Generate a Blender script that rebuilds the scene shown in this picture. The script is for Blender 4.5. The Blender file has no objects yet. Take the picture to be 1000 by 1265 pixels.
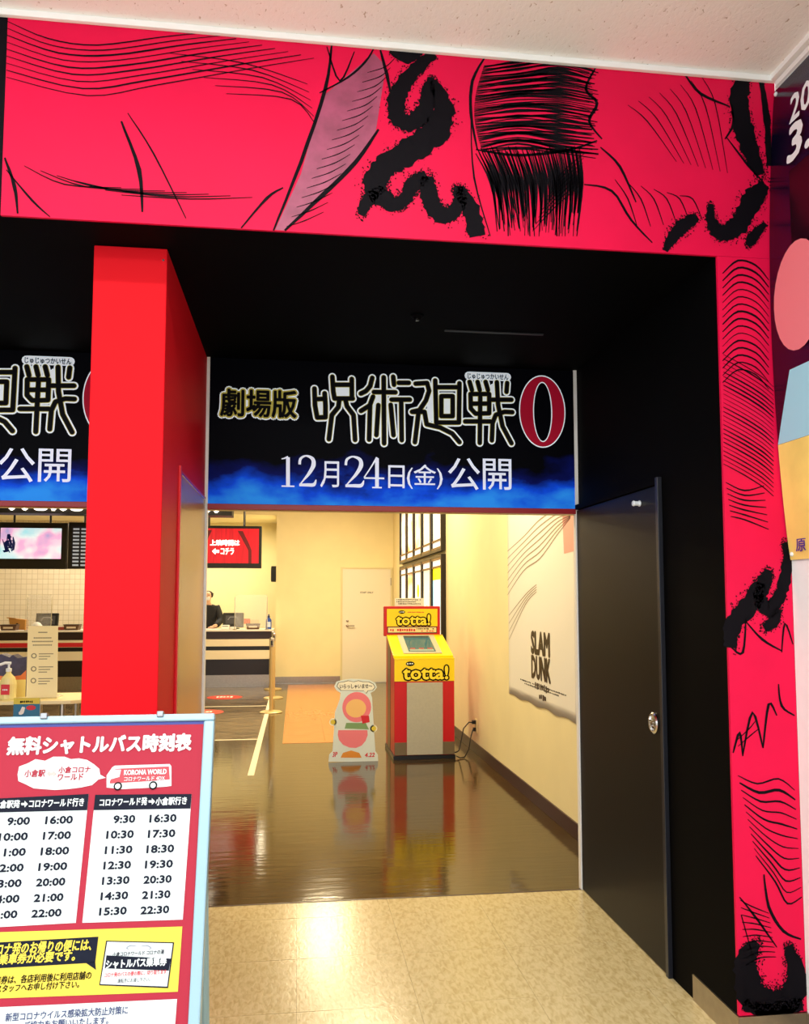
import bpy, math, random
from mathutils import Vector, Matrix
random.seed(7)
SC = bpy.context.scene
COL = SC.collection

# ------------------------------------------------------------------ camera
FPX, CYP, YAW, PITCH, H = 1022.0, 664.5, 0.1298, 0.0745, 1.5
CF = Vector((math.sin(YAW)*math.cos(PITCH), math.cos(YAW)*math.cos(PITCH), math.sin(PITCH)))
CR = Vector((math.cos(YAW), -math.sin(YAW), 0))
CU = CR.cross(CF)
cam = bpy.data.cameras.new('camera')
cam_o = bpy.data.objects.new('camera', cam)
COL.objects.link(cam_o)
m = Matrix((CR, CU, -CF)).transposed().to_4x4()
m.translation = (0, 0, H)
cam_o.matrix_world = m
cam.sensor_fit = 'HORIZONTAL'
cam.sensor_width = 36
cam.lens = FPX/1000*36
cam.shift_y = (CYP-632.5)/1000
cam.clip_start = 0.05
SC.camera = cam_o

def ray(x, y): return CR*((x-500)/FPX) + CU*((CYP-y)/FPX) + CF
def aty(x, y, Y):
    d = ray(x, y); p = d*(Y/d.y); return Vector((p.x, Y, p.z+H))
def atx(x, y, X):
    d = ray(x, y); p = d*(X/d.x); return Vector((X, p.y, p.z+H))
def fl(x, y, z=0.0):
    d = ray(x, y); p = d*((z-H)/d.z); return Vector((p.x, p.y, z))

# ------------------------------------------------------------------ world, lights, exposure
SC.view_settings.view_transform = 'Standard'
SC.view_settings.look = 'None'
SC.view_settings.gamma = 1
SC.view_settings.exposure = 0.0
SC.view_settings.use_curve_mapping = False
w = bpy.data.worlds.new('world'); SC.world = w
w.use_nodes = True
w.node_tree.nodes['Background'].inputs[0].default_value = (0.93, 0.97, 1.0, 1)
w.node_tree.nodes['Background'].inputs[1].default_value = 2.1

def area(name, loc, sx, sy, power, col, rot=(0, 0, 0)):
    l = bpy.data.lights.new(name, 'AREA'); l.shape = 'RECTANGLE'
    l.size, l.size_y, l.energy, l.color = sx, sy, power, col
    o = bpy.data.objects.new(name, l); COL.objects.link(o)
    o.location = loc; o.rotation_euler = rot
    return o
DAY = (1.0, 0.98, 0.95)
WARM = (1.0, 0.82, 0.50)
# linear hall lamp read from the pillar shadow, then an unseen fill light
area('unseen_hall_light', (-0.4, 1.66, 3.41), 2.4, 0.10, 24, DAY)
area('unseen_hall_light', (-0.8, -0.6, 3.41), 4.0, 0.8, 130, DAY)  # broad fill light added out of view to brighten the hall
# lobby downlights
area('lobby_lamp', (0.75, 6.0, 3.42), 0.5, 0.5, 80, WARM)
area('lobby_lamp', (0.75, 9.0, 3.42), 0.5, 0.5, 80, WARM)
area('lobby_lamp', (0.45, 12.5, 3.42), 0.5, 0.5, 130, WARM)
area('lobby_lamp', (-2.2, 6.5, 3.42), 0.8, 0.8, 50, WARM)
area('lobby_lamp', (-2.6, 10.5, 3.42), 0.8, 0.8, 60, WARM)
area('counter_lamp', (-3.5, 15.6, 2.95), 4.0, 0.3, 95, (1.0, 0.88, 0.68))
area('counter_lamp', (-1.0, 15.6, 2.95), 0.9, 0.3, 30, (1.0, 0.88, 0.62))

# ------------------------------------------------------------------ materials
def lin(c):
    if isinstance(c, str):
        c = [int(c[i:i+2], 16)/255 for i in (0, 2, 4)]
        c = [x/12.92 if x <= .04045 else ((x+.055)/1.055)**2.4 for x in c]
    return (*c, 1)
MATS = {}
def mat(name, col, rough=.5, metal=0, spec=.5, emit=0, noise=0, nscale=20, bump=0, bscale=40, coat=0, alpha=1, stretch=None):
    if name in MATS: return MATS[name]
    M = bpy.data.materials.new(name); M.use_nodes = True; MATS[name] = M
    nt = M.node_tree; b = nt.nodes['Principled BSDF']
    b.inputs['Base Color'].default_value = lin(col)
    b.inputs['Roughness'].default_value = rough
    b.inputs['Metallic'].default_value = metal
    b.inputs['Specular IOR Level'].default_value = spec
    b.inputs['Coat Weight'].default_value = coat
    b.inputs['Alpha'].default_value = alpha
    if emit:
        b.inputs['Emission Color'].default_value = lin(col)
        b.inputs['Emission Strength'].default_value = emit
    if noise or bump:
        tc = nt.nodes.new('ShaderNodeTexCoord'); src = tc.outputs['Object']
        if stretch:
            mp = nt.nodes.new('ShaderNodeMapping'); mp.inputs['Scale'].default_value = stretch
            nt.links.new(src, mp.inputs[0]); src = mp.outputs[0]
    if noise:
        n = nt.nodes.new('ShaderNodeTexNoise'); n.inputs['Scale'].default_value = nscale
        n.inputs['Detail'].default_value = 4
        nt.links.new(src, n.inputs['Vector'])
        r = nt.nodes.new('ShaderNodeMapRange')
        r.inputs[1].default_value = .3; r.inputs[2].default_value = .7
        r.inputs[3].default_value = 1-noise; r.inputs[4].default_value = 1+noise
        nt.links.new(n.outputs[0], r.inputs[0])
        mx = nt.nodes.new('ShaderNodeVectorMath'); mx.operation = 'SCALE'
        mx.inputs[0].default_value = lin(col)[:3]
        nt.links.new(r.outputs[0], mx.inputs['Scale'])
        nt.links.new(mx.outputs[0], b.inputs['Base Color'])
    if bump:
        n2 = nt.nodes.new('ShaderNodeTexNoise'); n2.inputs['Scale'].default_value = bscale
        nt.links.new(src, n2.inputs['Vector'])
        bp_ = nt.nodes.new('ShaderNodeBump'); bp_.inputs['Strength'].default_value = bump
        bp_.inputs['Distance'].default_value = .01
        nt.links.new(n2.outputs[0], bp_.inputs['Height'])
        nt.links.new(bp_.outputs[0], b.inputs['Normal'])
    return M
def speckle(name, base, dark, scale, lo, hi, rough, bump=0, stretch=(1, 1, 1), spec=.5):
    """base colour with small irregular flecks of a second colour"""
    M = mat(name, base, rough, spec=spec); nt = M.node_tree; b = nt.nodes['Principled BSDF']
    tc = nt.nodes.new('ShaderNodeTexCoord')
    mp = nt.nodes.new('ShaderNodeMapping'); mp.inputs['Scale'].default_value = stretch
    n = nt.nodes.new('ShaderNodeTexNoise'); n.inputs['Scale'].default_value = scale; n.inputs['Detail'].default_value = 3
    n.inputs['Distortion'].default_value = .8
    cr = nt.nodes.new('ShaderNodeValToRGB')
    cr.color_ramp.elements[0].position = lo; cr.color_ramp.elements[0].color = lin(dark)
    cr.color_ramp.elements[1].position = hi; cr.color_ramp.elements[1].color = lin(base)
    nt.links.new(tc.outputs['Object'], mp.inputs[0]); nt.links.new(mp.outputs[0], n.inputs['Vector'])
    nt.links.new(n.outputs[0], cr.inputs[0]); nt.links.new(cr.outputs[0], b.inputs['Base Color'])
    if bump:
        bp_ = nt.nodes.new('ShaderNodeBump'); bp_.inputs['Strength'].default_value = bump
        bp_.inputs['Distance'].default_value = .004
        nt.links.new(n.outputs[0], bp_.inputs['Height']); nt.links.new(bp_.outputs[0], b.inputs['Normal'])
    return M
CEIL = speckle('ceiling_board', 'fbfaf8', 'c4b8ab', 75, .28, .34, .9, .3, (1, .6, 1))
FLOORB = speckle('beige_vinyl_tile', 'cdbd92', 'b3a06e', 60, .30, .60, .22, .16, (1, .4, 1), spec=.5)
JOINT = mat('floor_joint', '8d7d52', .6)
FLOORD = mat('brown_gloss_vinyl', '3c2b0c', .10, noise=.25, nscale=3, bump=.10, bscale=9, spec=.6, stretch=(.5, 2.5, 1))
MARBLE = speckle('black_streaked_vinyl', '2a2019', '7d6a50', 3.2, .40, .66, .13, .5, (.8, 3.5, 1))
ORANGE = mat('terracotta_tile', 'c07838', .16, noise=.06, nscale=5, spec=.4)
WHITEWALL = mat('white_wall_paint', 'eef0f2', .7, noise=.02)
WHITETRIM = mat('white_trim', 'f4f4f2', .4)
CREAM = mat('cream_wall_paper', 'f4e6b4', .75, noise=.025, nscale=3, bump=.05, bscale=90)
RED = mat('mural_red_print', 'dc0c44', .5, noise=.05, nscale=4, spec=.15)
MURALPURPLE = mat('mural_grey_purple_print', '96405f', .45, noise=.25, nscale=14)
INK = mat('mural_black_ink', '08050c', .6, spec=.1)
PILLAR = mat('pillar_red_laminate', 'dc1622', .5, bump=.03, bscale=200, spec=.06)
PILLAR2 = mat('red_edge_strip', 'd01420', .3)
BLACK = mat('black_laminate', '020203', .7, spec=.06)
BLACKDOOR = mat('black_door_laminate', '09090b', .42, bump=.02, bscale=120, spec=.16)
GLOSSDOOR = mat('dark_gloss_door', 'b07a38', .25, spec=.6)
CHROME = mat('chrome', 'd8d8d8', .18, metal=1)
STEEL = mat('brushed_steel', 'a9a094', .32, metal=1, noise=.06, nscale=30)
DARKBASE = mat('dark_brown_skirting', '3a2628', .35)
GOLD = mat('brushed_gold_metal', 'd8c088', .4, metal=.6)
WHITE = mat('white_print', 'e4ecf0', .5)
PAPER = mat('white_paper', 'efece4', .6)
TXTBLACK = mat('black_print', '050508', .6, spec=.1)
NAVY = mat('navy_print', '0c1226', .5, spec=.15)
BWHITE = mat('board_white_print', 'd0dade', .5)
BLUETXT = mat('blue_print', '2b3a6b', .5)
YELLOW = mat('yellow_print', 'dcc63c', .5)
BRED = mat('poster_rose_red', 'a62a3e', .5, spec=.15)
REDTXT = mat('red_print', 'd02030', .5)
ALU = mat('aluminium_frame', '95b6c6', .3, metal=.35)
KRED = mat('kiosk_red', 'c40c14', .35)
KYEL = mat('kiosk_yellow', 'f6d800', .35)
KYEL2 = mat('kiosk_lettering_yellow', 'ffe22a', .35)
KGREY = mat('kiosk_silver', 'b8b4a4', .45, metal=.2, noise=.04, nscale=60)
KDARK = mat('kiosk_brown_grey', '6f5f46', .4)
PLBLACK = mat('black_plastic', '0b0b0d', .35)
DBROWN = mat('dark_brown_laminate', '2a1512', .35)
CREAMLAM = mat('cream_laminate', 'efe2c4', .4)
WHITEDOOR = mat('off_white_door', 'ebe4cf', .45)
SIGNWHITE = mat('sign_pale_glow', 'dfeaf4', .45, emit=.34)   # glow added to the title sign prints, too dim under front light alone
SIGNGOLD = mat('sign_gold', 'b3a63c', .45, emit=.25)
SIGNCRIM = mat('sign_crimson', 'a30f2c', .45, emit=.2, spec=.1)
SIGNRED = mat('sign_red_strip', '9c0a1c', .4)
SILVERTXT = mat('sign_silver_lettering', 'dfe6fb', .5, emit=.34)

def sign_mat():
    M = mat('sign_night_cloud_print', '010208', .5, spec=.05); nt = M.node_tree; b = nt.nodes['Principled BSDF']
    tc = nt.nodes.new('ShaderNodeTexCoord'); sp = nt.nodes.new('ShaderNodeSeparateXYZ')
    n = nt.nodes.new('ShaderNodeTexNoise'); n.inputs['Scale'].default_value = 5; n.inputs['Detail'].default_value = 6
    mp = nt.nodes.new('ShaderNodeMapping'); mp.inputs['Scale'].default_value = (.7, 1, 1.3)
    nt.links.new(tc.outputs['Object'], mp.inputs[0]); nt.links.new(mp.outputs[0], n.inputs['Vector'])
    nt.links.new(tc.outputs['Object'], sp.inputs[0])
    a = nt.nodes.new('ShaderNodeMath'); a.operation = 'MULTIPLY_ADD'      # z*-2.6 + noise term
    a.inputs[1].default_value = -2.3; a.inputs[2].default_value = 0.18
    nt.links.new(sp.outputs['Z'], a.inputs[0])
    c = nt.nodes.new('ShaderNodeMath'); c.operation = 'ADD'
    nt.links.new(a.outputs[0], c.inputs[0]); nt.links.new(n.outputs[0], c.inputs[1])
    cr = nt.nodes.new('ShaderNodeValToRGB')
    e = cr.color_ramp.elements
    e[0].position = .08; e[0].color = lin('010104')
    e[1].position = .72; e[1].color = lin('2a8cf0')
    k = e.new(.30); k.color = lin('060e50')
    k = e.new(.50); k.color = lin('0c48d8')
    nt.links.new(c.outputs[0], cr.inputs[0]); nt.links.new(cr.outputs[0], b.inputs['Base Color'])
    nt.links.new(cr.outputs[0], b.inputs['Emission Color']); b.inputs['Emission Strength'].default_value = .34  # emission added to brighten the printed background
    return M
SIGNBG = sign_mat()

# ------------------------------------------------------------------ mesh helpers
class Frame:
    def __init__(s, o, r, u):
        s.o, s.r, s.u = Vector(o), Vector(r).normalized(), Vector(u).normalized()
        s.n = s.r.cross(s.u)                      # towards the viewer
    def pt(s, a, b, d=0): return s.o + s.r*a + s.u*b + s.n*d
    def px(s, x, y):
        """where the sight line through a picture point meets this plane, in plane coordinates"""
        q = ray(x, y); c = Vector((0, 0, H))
        t = (s.o-c).dot(s.n)/q.dot(s.n); p = c+q*t-s.o
        return (p.dot(s.r), p.dot(s.u))

class MB:
    def __init__(s): s.v, s.f = [], []
    def add(s, vs, fs):
        k = len(s.v); s.v += [Vector(q) for q in vs]; s.f += [tuple(i+k for i in f) for f in fs]; return s
    def box(s, x0, x1, y0, y1, z0, z1):
        return s.add([(x, y, z) for x in (x0, x1) for y in (y0, y1) for z in (z0, z1)],
                     [(0, 1, 3, 2), (4, 6, 7, 5), (0, 4, 5, 1), (2, 3, 7, 6), (0, 2, 6, 4), (1, 5, 7, 3)])
    def fbox(s, F, a0, a1, b0, b1, d0, d1):
        return s.add([F.pt(a, b, d) for a in (a0, a1) for b in (b0, b1) for d in (d0, d1)],
                     [(0, 1, 3, 2), (4, 6, 7, 5), (0, 4, 5, 1), (2, 3, 7, 6), (0, 2, 6, 4), (1, 5, 7, 3)])
    def poly(s, F, pts, d=0): return s.add([F.pt(a, b, d) for a, b in pts], [tuple(range(len(pts)))])
    def rect(s, F, a0, a1, b0, b1, d=0): return s.poly(F, [(a0, b0), (a1, b0), (a1, b1), (a0, b1)], d)
    def prism(s, F, pts, d0, d1):
        n = len(pts)
        return s.add([F.pt(a, b, d0) for a, b in pts]+[F.pt(a, b, d1) for a, b in pts],
                     [tuple(range(n))[::-1], tuple(range(n, 2*n))]+[(i, (i+1) % n, n+(i+1) % n, n+i) for i in range(n)])
    def ell(s, F, a, b, ra, rb, d=0, n=20):
        return s.poly(F, [(a+ra*math.cos(2*math.pi*i/n), b+rb*math.sin(2*math.pi*i/n)) for i in range(n)], d)
    def ring(s, F, a, b, ra, rb, ia, ib, d=0, n=40, off=(0, 0)):
        vs = []
        for i in range(n):
            t = 2*math.pi*i/n; c, q = math.cos(t), math.sin(t)
            vs += [F.pt(a+ra*c, b+rb*q, d), F.pt(a+off[0]+ia*c, b+off[1]+ib*q, d)]
        return s.add(vs, [(2*i, (2*i+2) % (2*n), (2*i+3) % (2*n), 2*i+1) for i in range(n)])
    def stroke(s, F, pts, r, d=0, n=10):
        """constant-width rounded stroke; overlapping pieces are stepped by microns"""
        st = 4e-6
        for (a, b), (c, e) in zip(pts, pts[1:]):
            L = math.hypot(c-a, e-b) or 1e-9; nx, ny = -(e-b)/L*r, (c-a)/L*r
            s.k = getattr(s, 'k', 0)+1
            s.poly(F, [(a+nx, b+ny), (a-nx, b-ny), (c-nx, e-ny), (c+nx, e+ny)], d+st*s.k)
        for a, b in pts:
            s.k += 1; s.ell(F, a, b, r, r, d+st*s.k, n)
        return s
    def ribbon(s, F, pts, ws, d=0, sub=5, rag=0):
        """smooth tapered ink stroke; ws = half widths at the points"""
        P, W = [], []
        q = [pts[0]]+list(pts)+[pts[-1]]
        for i in range(len(pts)-1):
            p0, p1, p2, p3 = q[i], q[i+1], q[i+2], q[i+3]
            for k in range(sub):
                t = k/sub
                P.append(tuple(.5*(2*p1[j]+(p2[j]-p0[j])*t+(2*p0[j]-5*p1[j]+4*p2[j]-p3[j])*t*t+(3*p1[j]-p0[j]-3*p2[j]+p3[j])*t**3) for j in (0, 1)))
                W.append(ws[i]*(1-t)+ws[i+1]*t)
        P.append(pts[-1]); W.append(ws[-1])
        vs = []
        for i, (a, b) in enumerate(P):
            c, e = P[min(i+1, len(P)-1)]; g, h = P[max(i-1, 0)]
            L = math.hypot(c-g, e-h) or 1e-9; nx, ny = -(e-h)/L, (c-g)/L
            w1 = W[i]*(1+rag*random.uniform(-1, 1)); w2 = W[i]*(1+rag*random.uniform(-1, 1))
            vs += [F.pt(a+nx*w1, b+ny*w1, d), F.pt(a-nx*w2, b-ny*w2, d)]
        s.add(vs, [(2*i, 2*i+1, 2*i+3, 2*i+2) for i in range(len(P)-1)])
        return P, W
    def tube(s, pts, r, n=10):
        pts = [Vector(p) for p in pts]; rs = r if isinstance(r, (list, tuple)) else [r]*len(pts); k = len(s.v)
        up = None
        for i, p in enumerate(pts):
            t = (pts[min(i+1, len(pts)-1)]-pts[max(i-1, 0)]).normalized()
            if up is None: up = t.orthogonal().normalized()
            else: up = (up-t*up.dot(t)).normalized()
            sd = t.cross(up)
            s.v += [p+(up*math.cos(2*math.pi*j/n)+sd*math.sin(2*math.pi*j/n))*rs[i] for j in range(n)]
        for i in range(len(pts)-1):
            for j in range(n):
                a, b = k+i*n+j, k+i*n+(j+1) % n
                s.f.append((a, b, b+n, a+n))
        s.f.append(tuple(k+j for j in range(n))[::-1]); s.f.append(tuple(k+(len(pts)-1)*n+j for j in range(n)))
        return s
    def lathe(s, c, prof, n=24, axis=(0, 0, 1)):
        ax = Vector(axis).normalized()
        return s.tube([Vector(c)+ax*z for r, z in prof], [max(r, 1e-4) for r, z in prof], n) if len({z for r, z in prof}) == len(prof) else s._lathe(c, prof, n, ax)
    def _lathe(s, c, prof, n, ax):
        u = ax.orthogonal().normalized(); v = ax.cross(u); k = len(s.v); c = Vector(c)
        for r, z in prof:
            s.v += [c+ax*z+(u*math.cos(2*math.pi*j/n)+v*math.sin(2*math.pi*j/n))*max(r, 1e-4) for j in range(n)]
        for i in range(len(prof)-1):
            for j in range(n):
                a, b = k+i*n+j, k+i*n+(j+1) % n
                s.f.append((a, b, b+n, a+n))
        s.f.append(tuple(k+j for j in range(n))[::-1]); s.f.append(tuple(k+(len(prof)-1)*n+j for j in range(n)))
        return s
    def build(s, name, m, parent=None, bevel=0, smooth=False, kind=None, label=None):
        if parent is not None:
            o0 = Vector((0, 0, 0)); p = parent
            while p: o0 += p.location; p = p.parent
        else:
            xs, ys, zs = zip(*[tuple(v) for v in s.v])
            o0 = Vector(((min(xs)+max(xs))/2, (min(ys)+max(ys))/2, min(zs)))
        me = bpy.data.meshes.new(name)
        me.from_pydata([tuple(v-o0) for v in s.v], [], s.f); me.update()
        me.materials.append(m)
        if smooth:
            for p in me.polygons: p.use_smooth = True
        o = bpy.data.objects.new(name, me); COL.objects.link(o)
        if parent is not None: o.parent = parent
        else: o.location = o0
        if bevel:
            b = o.modifiers.new('bevel', 'BEVEL'); b.width = bevel; b.segments = 2; b.limit_method = 'ANGLE'
        if kind: o['kind'] = kind
        if label: o['label'] = label
        return o

def tag(o, label=None, cat=None, group=None, kind=None):
    for k, v in (('label', label), ('category', cat), ('group', group), ('kind', kind)):
        if v: o[k] = v
    return o
def thing(name, loc, label, cat, group=None):
    o = bpy.data.objects.new(name, None); COL.objects.link(o); o.location = loc; o.empty_display_size = .1
    return tag(o, label, cat, group)
def sub(name, m, parent, *box, bevel=0, label=None):
    return MB().box(*box).build(name, m, parent, bevel=bevel, label=label)
def struct(name, m, *box, label=None, bevel=0):
    return tag(MB().box(*box).build(name, m, bevel=bevel), label, kind='structure')

GCACHE = {}
def glyphs(body, shear=0.0):
    if (body, shear) in GCACHE: return GCACHE[body, shear]
    c = bpy.data.curves.new('lettering', 'FONT'); c.body = body; c.size = 1; c.resolution_u = 2; c.shear = shear
    o = bpy.data.objects.new('lettering', c); COL.objects.link(o)
    bpy.context.view_layer.update()
    me = bpy.data.meshes.new_from_object(o.evaluated_get(bpy.context.evaluated_depsgraph_get()))
    vs = [(v.co.x, v.co.y) for v in me.vertices]; fs = [tuple(p.vertices) for p in me.polygons]
    bpy.data.objects.remove(o); bpy.data.curves.remove(c); bpy.data.meshes.remove(me)
    GCACHE[body, shear] = vs, fs
    return vs, fs
def text(F, body, a0, a1, b0, b1, d, m, parent, name='lettering', bold=0.0, shear=0.0, outline=(), label=None):
    """lettering fitted to a rectangle of the plane; outline = [(thickening, material, name)] layers behind it, widest first"""
    vs, fs = glyphs(body, shear)
    xs = [v[0] for v in vs]; ys = [v[1] for v in vs]
    x0, x1, y0, y1 = min(xs), max(xs), min(ys), max(ys)
    sx, sy = (a1-a0)/(x1-x0), (b1-b0)/((y1-y0) or 1)
    sy_ = sy
    for i, (off, mm, nm) in enumerate(list(outline)+[(bold, m, name)]):
        b = MB(); n = 0 if off == 0 else (6 if off < .035 else 12)
        e = off*min(abs(sx), abs(sy))
        for k in range(max(n, 1)):
            dx, dy = (e*math.cos(2*math.pi*k/n), e*math.sin(2*math.pi*k/n)) if n else (0, 0)
            b.add([F.pt(a0+(p[0]-x0)*sx+dx, b0+(p[1]-y0)*sy+dy, d+.0012*i+2.5e-5*k) for p in vs], fs)
        o = b.build(nm, mm, parent, label=label if nm == name else None)
    return o
def scribble(F, a0, a1, b0, b1, d, m, parent, n=12, name='small_print'):
    """a line of print too small to read: short uneven marks"""
    b = MB(); st = (a1-a0)/n
    for k in range(n):
        if random.random() < .1: continue
        x = a0+st*k; h = (b1-b0)
        b.rect(F, x+st*.08, x+st*random.uniform(.65, .92), b0+h*random.uniform(0, .25), b1-h*random.uniform(0, .25), d)
    return b.build(name, m, parent, kind='stuff')
def ptext(F, body, x0, y0, x1, y1, d, m, parent, **k):
    """the same, the rectangle given by where it shows in the picture"""
    xm, ym = (x0+x1)/2, (y0+y1)/2
    return text(F, body, F.px(x0, ym)[0], F.px(x1, ym)[0], F.px(xm, y1)[1], F.px(xm, y0)[1], d, m, parent, **k)

# ------------------------------------------------------------------ main dimensions
YF = 2.737          # facade plane
YS = 4.263          # sign plane, end of the recess
ZS = 2.745          # recess ceiling
ZC = 3.432          # hall ceiling
XJ = 1.499          # right jamb of the recess
XR = 1.746          # right wall of the hall
XC = 1.766          # right wall of the lobby
YB = 15.15          # back wall of the lobby
XA = -0.366         # edge of the counter alcove
YA = 16.9           # back of the alcove
ZL = 3.45           # lobby ceiling
XL, XL2 = -7.0, -7.0

# ------------------------------------------------------------------ structure: entrance hall
fh = struct('floor', JOINT, XL, XR+.1, -1.9, YS, -.05, -.0015, label='beige vinyl tile floor of the entrance hall')
tm = {}
T = .45
j = 0
for iy in range(-1, 12):
    y1 = 4.06+T-iy*T; y0 = y1-T
    y1c = min(y1, YS-.001)
    for ix in range(-5, 4):
        x0 = .015+ix*T; x1 = min(x0+T, XJ+.24)
        if x1-x0 < .05 or y1c <= y0 or y0 < -1.9: continue
        key = (round(x1-x0, 3), round(y1c-y0, 3))
        g = .0007
        if key not in tm:
            o = MB().box(x0+g, x1-g, y0+g, y1c-g, -.03, 0).build('floor_tile', FLOORB, fh); tm[key] = (o, x0, y0)
        else:
            o0, xx, yy = tm[key]; o = o0.copy(); COL.objects.link(o); o.parent = fh
            o.location = (x0-xx, y0-yy, 0)
struct('ceiling', CEIL, XL, XR+.1, -1.9, YF+.02, ZC, ZC+.06, label='pale speckled acoustic ceiling of the entrance hall')
struct('wall_right', WHITEWALL, XR, XR+.1, -1.9, YF, 0, ZC, label='white side wall of the entrance hall')
struct('wall_facade', BLACK, XL, XR, YF+.012, YS+.029, ZS, ZC, label='boxed black bulkhead over the recessed entrance')
struct('wall_jamb', BLACK, XJ, XR+.08, YF+.012, YS-.005, 0, ZS-.001, label='black jamb block beside the sliding door')
struct('wall_end', BLACK, XL, -3.35, YF+.012, YS, 0, ZS-.001, label='black jamb block past the further opening')
struct('trim_1', WHITETRIM, -1.5, XR-.018, YF-.018, YF, ZC-.022, ZC, label='white ceiling trim along the red mural', bevel=.003)
t2 = MB().box(XR-.028, XR, -1.9, YF, ZC-.020, ZC).box(XR-.012, XR, -1.9, YF-.02, ZC-.046, ZC-.026).build('trim_2', WHITETRIM)
tag(t2, 'white ceiling trim along the side wall', kind='structure')
bb = MB().box(XJ-.006, XJ, YF+.005, 3.06, 0, .095).box(XJ-.006, XR, YF-.006, YF+.005, 0, .095).build('baseboard_jamb', STEEL)
tag(bb, 'brushed steel skirting round the jamb foot', kind='structure')
struct('baseboard_right', STEEL, XR-.006, XR, -1.9, YF-.006, 0, .095, label='brushed steel skirting along the white wall')

# soffit fittings
so = thing('recess_downlight', (.515, 3.51, ZS), 'tiny unlit sensor on the black recess ceiling', 'sensor')
MB().lathe((.515, 3.51, ZS), [(.030, 0), (.030, -.008), (.018, -.012), (.012, -.020)]).build('housing', BLACK, so)
MB().lathe((.515, 3.51, ZS-.018), [(.008, 0), (.008, -.008)]).build('lens', CHROME, so)
sl = MB().box(.67, 1.14, 3.685, 3.70, ZS-.006, ZS).build('ceiling_slot', mat('dark_grey_metal', '26262a', .4), bevel=.001)
tag(sl, 'thin dark track on the black recess ceiling', 'track')

# ------------------------------------------------------------------ red pillar between the openings
pl = thing('red_pillar', (-.59, 3.6, 0), 'glossy red square pillar between the two entrance openings', 'pillar')
XP0, XP1, YP = -.717, -.466, 2.939
MB().box(XP0, XP1, YP, YS+.03, 0, ZS-.002).build('shaft', PILLAR, pl, bevel=.004)
sub('edge_strip', PILLAR2, pl, XP1, XP1+.010, 3.325, 3.350, 0, 2.03, bevel=.002)
sub('head_strip', PILLAR2, pl, XP1, XP1+.006, 3.351, YS, 2.004, 2.016)
MB().tube([(XP0+.238, YP-.002, 2.70), (XP0+.238, YP+.004, 2.70)], .004, 8).build('screw', CHROME, pl)
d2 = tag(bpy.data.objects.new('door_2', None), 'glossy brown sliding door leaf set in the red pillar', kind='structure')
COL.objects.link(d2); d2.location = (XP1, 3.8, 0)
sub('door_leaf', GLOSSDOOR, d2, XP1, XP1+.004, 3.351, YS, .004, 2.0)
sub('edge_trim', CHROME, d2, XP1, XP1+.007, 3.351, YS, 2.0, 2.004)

# jamb trims at the sign plane
tr = MB().box(1.481, XJ+.002, YS-.004, YS+.03, 0, ZS-.002).build('trim_3', WHITETRIM)
tag(tr, 'white edge strip beside the black sliding door', kind='structure')
tr = MB().box(XP1, XP1+.016, YS-.002, YS+.03, 0, ZS-.002).build('trim_4', WHITETRIM)
tag(tr, 'white edge strip beside the red pillar', kind='structure')

# black sliding door on the jamb
d1 = tag(bpy.data.objects.new('door_1', None), 'black sliding door leaf with round steel pull', kind='structure')
COL.objects.link(d1); d1.location = (XJ, 3.75, 0)
sub('door_leaf', BLACKDOOR, d1, XJ-.012, XJ, 3.262, YS-.006, .004, 1.975, bevel=.002)
sub('frame_post', mat('black_frame', '1a1c24', .35), d1, XJ-.020, XJ, 3.237, 3.262, 0, 2.008, bevel=.002)
sub('frame_head', BLACK, d1, XJ-.020, XJ, 3.262, YS-.006, 1.98, 2.006)
kp = Vector(atx(809, 893, XJ-.012))
h1 = MB()._lathe((XJ-.012, kp.y, kp.z), [(.042, 0), (.044, .006), (.038, .011), (.032, .011), (.030, .002), (.0, .002)], 28, Vector((-1, 0, 0))).build('pull_ring', CHROME, d1, smooth=False)
MB()._lathe((XJ-.0155, kp.y, kp.z), [(.008, 0), (.009, .012), (.004, .014)], 14, Vector((-1, 0, 0))).build('lock_cylinder', STEEL, h1)
hk = Vector(atx(791, 622, XJ-.012))
MB()._lathe((XJ-.012, hk.y, hk.z), [(.013, 0), (.014, .004), (.010, .006), (.010, .026), (.013, .028), (.010, .034)], 16, Vector((-1, 0, 0))).build('door_stop', mat('frosted_plastic', 'e6ecf2', .3), d1)

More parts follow.
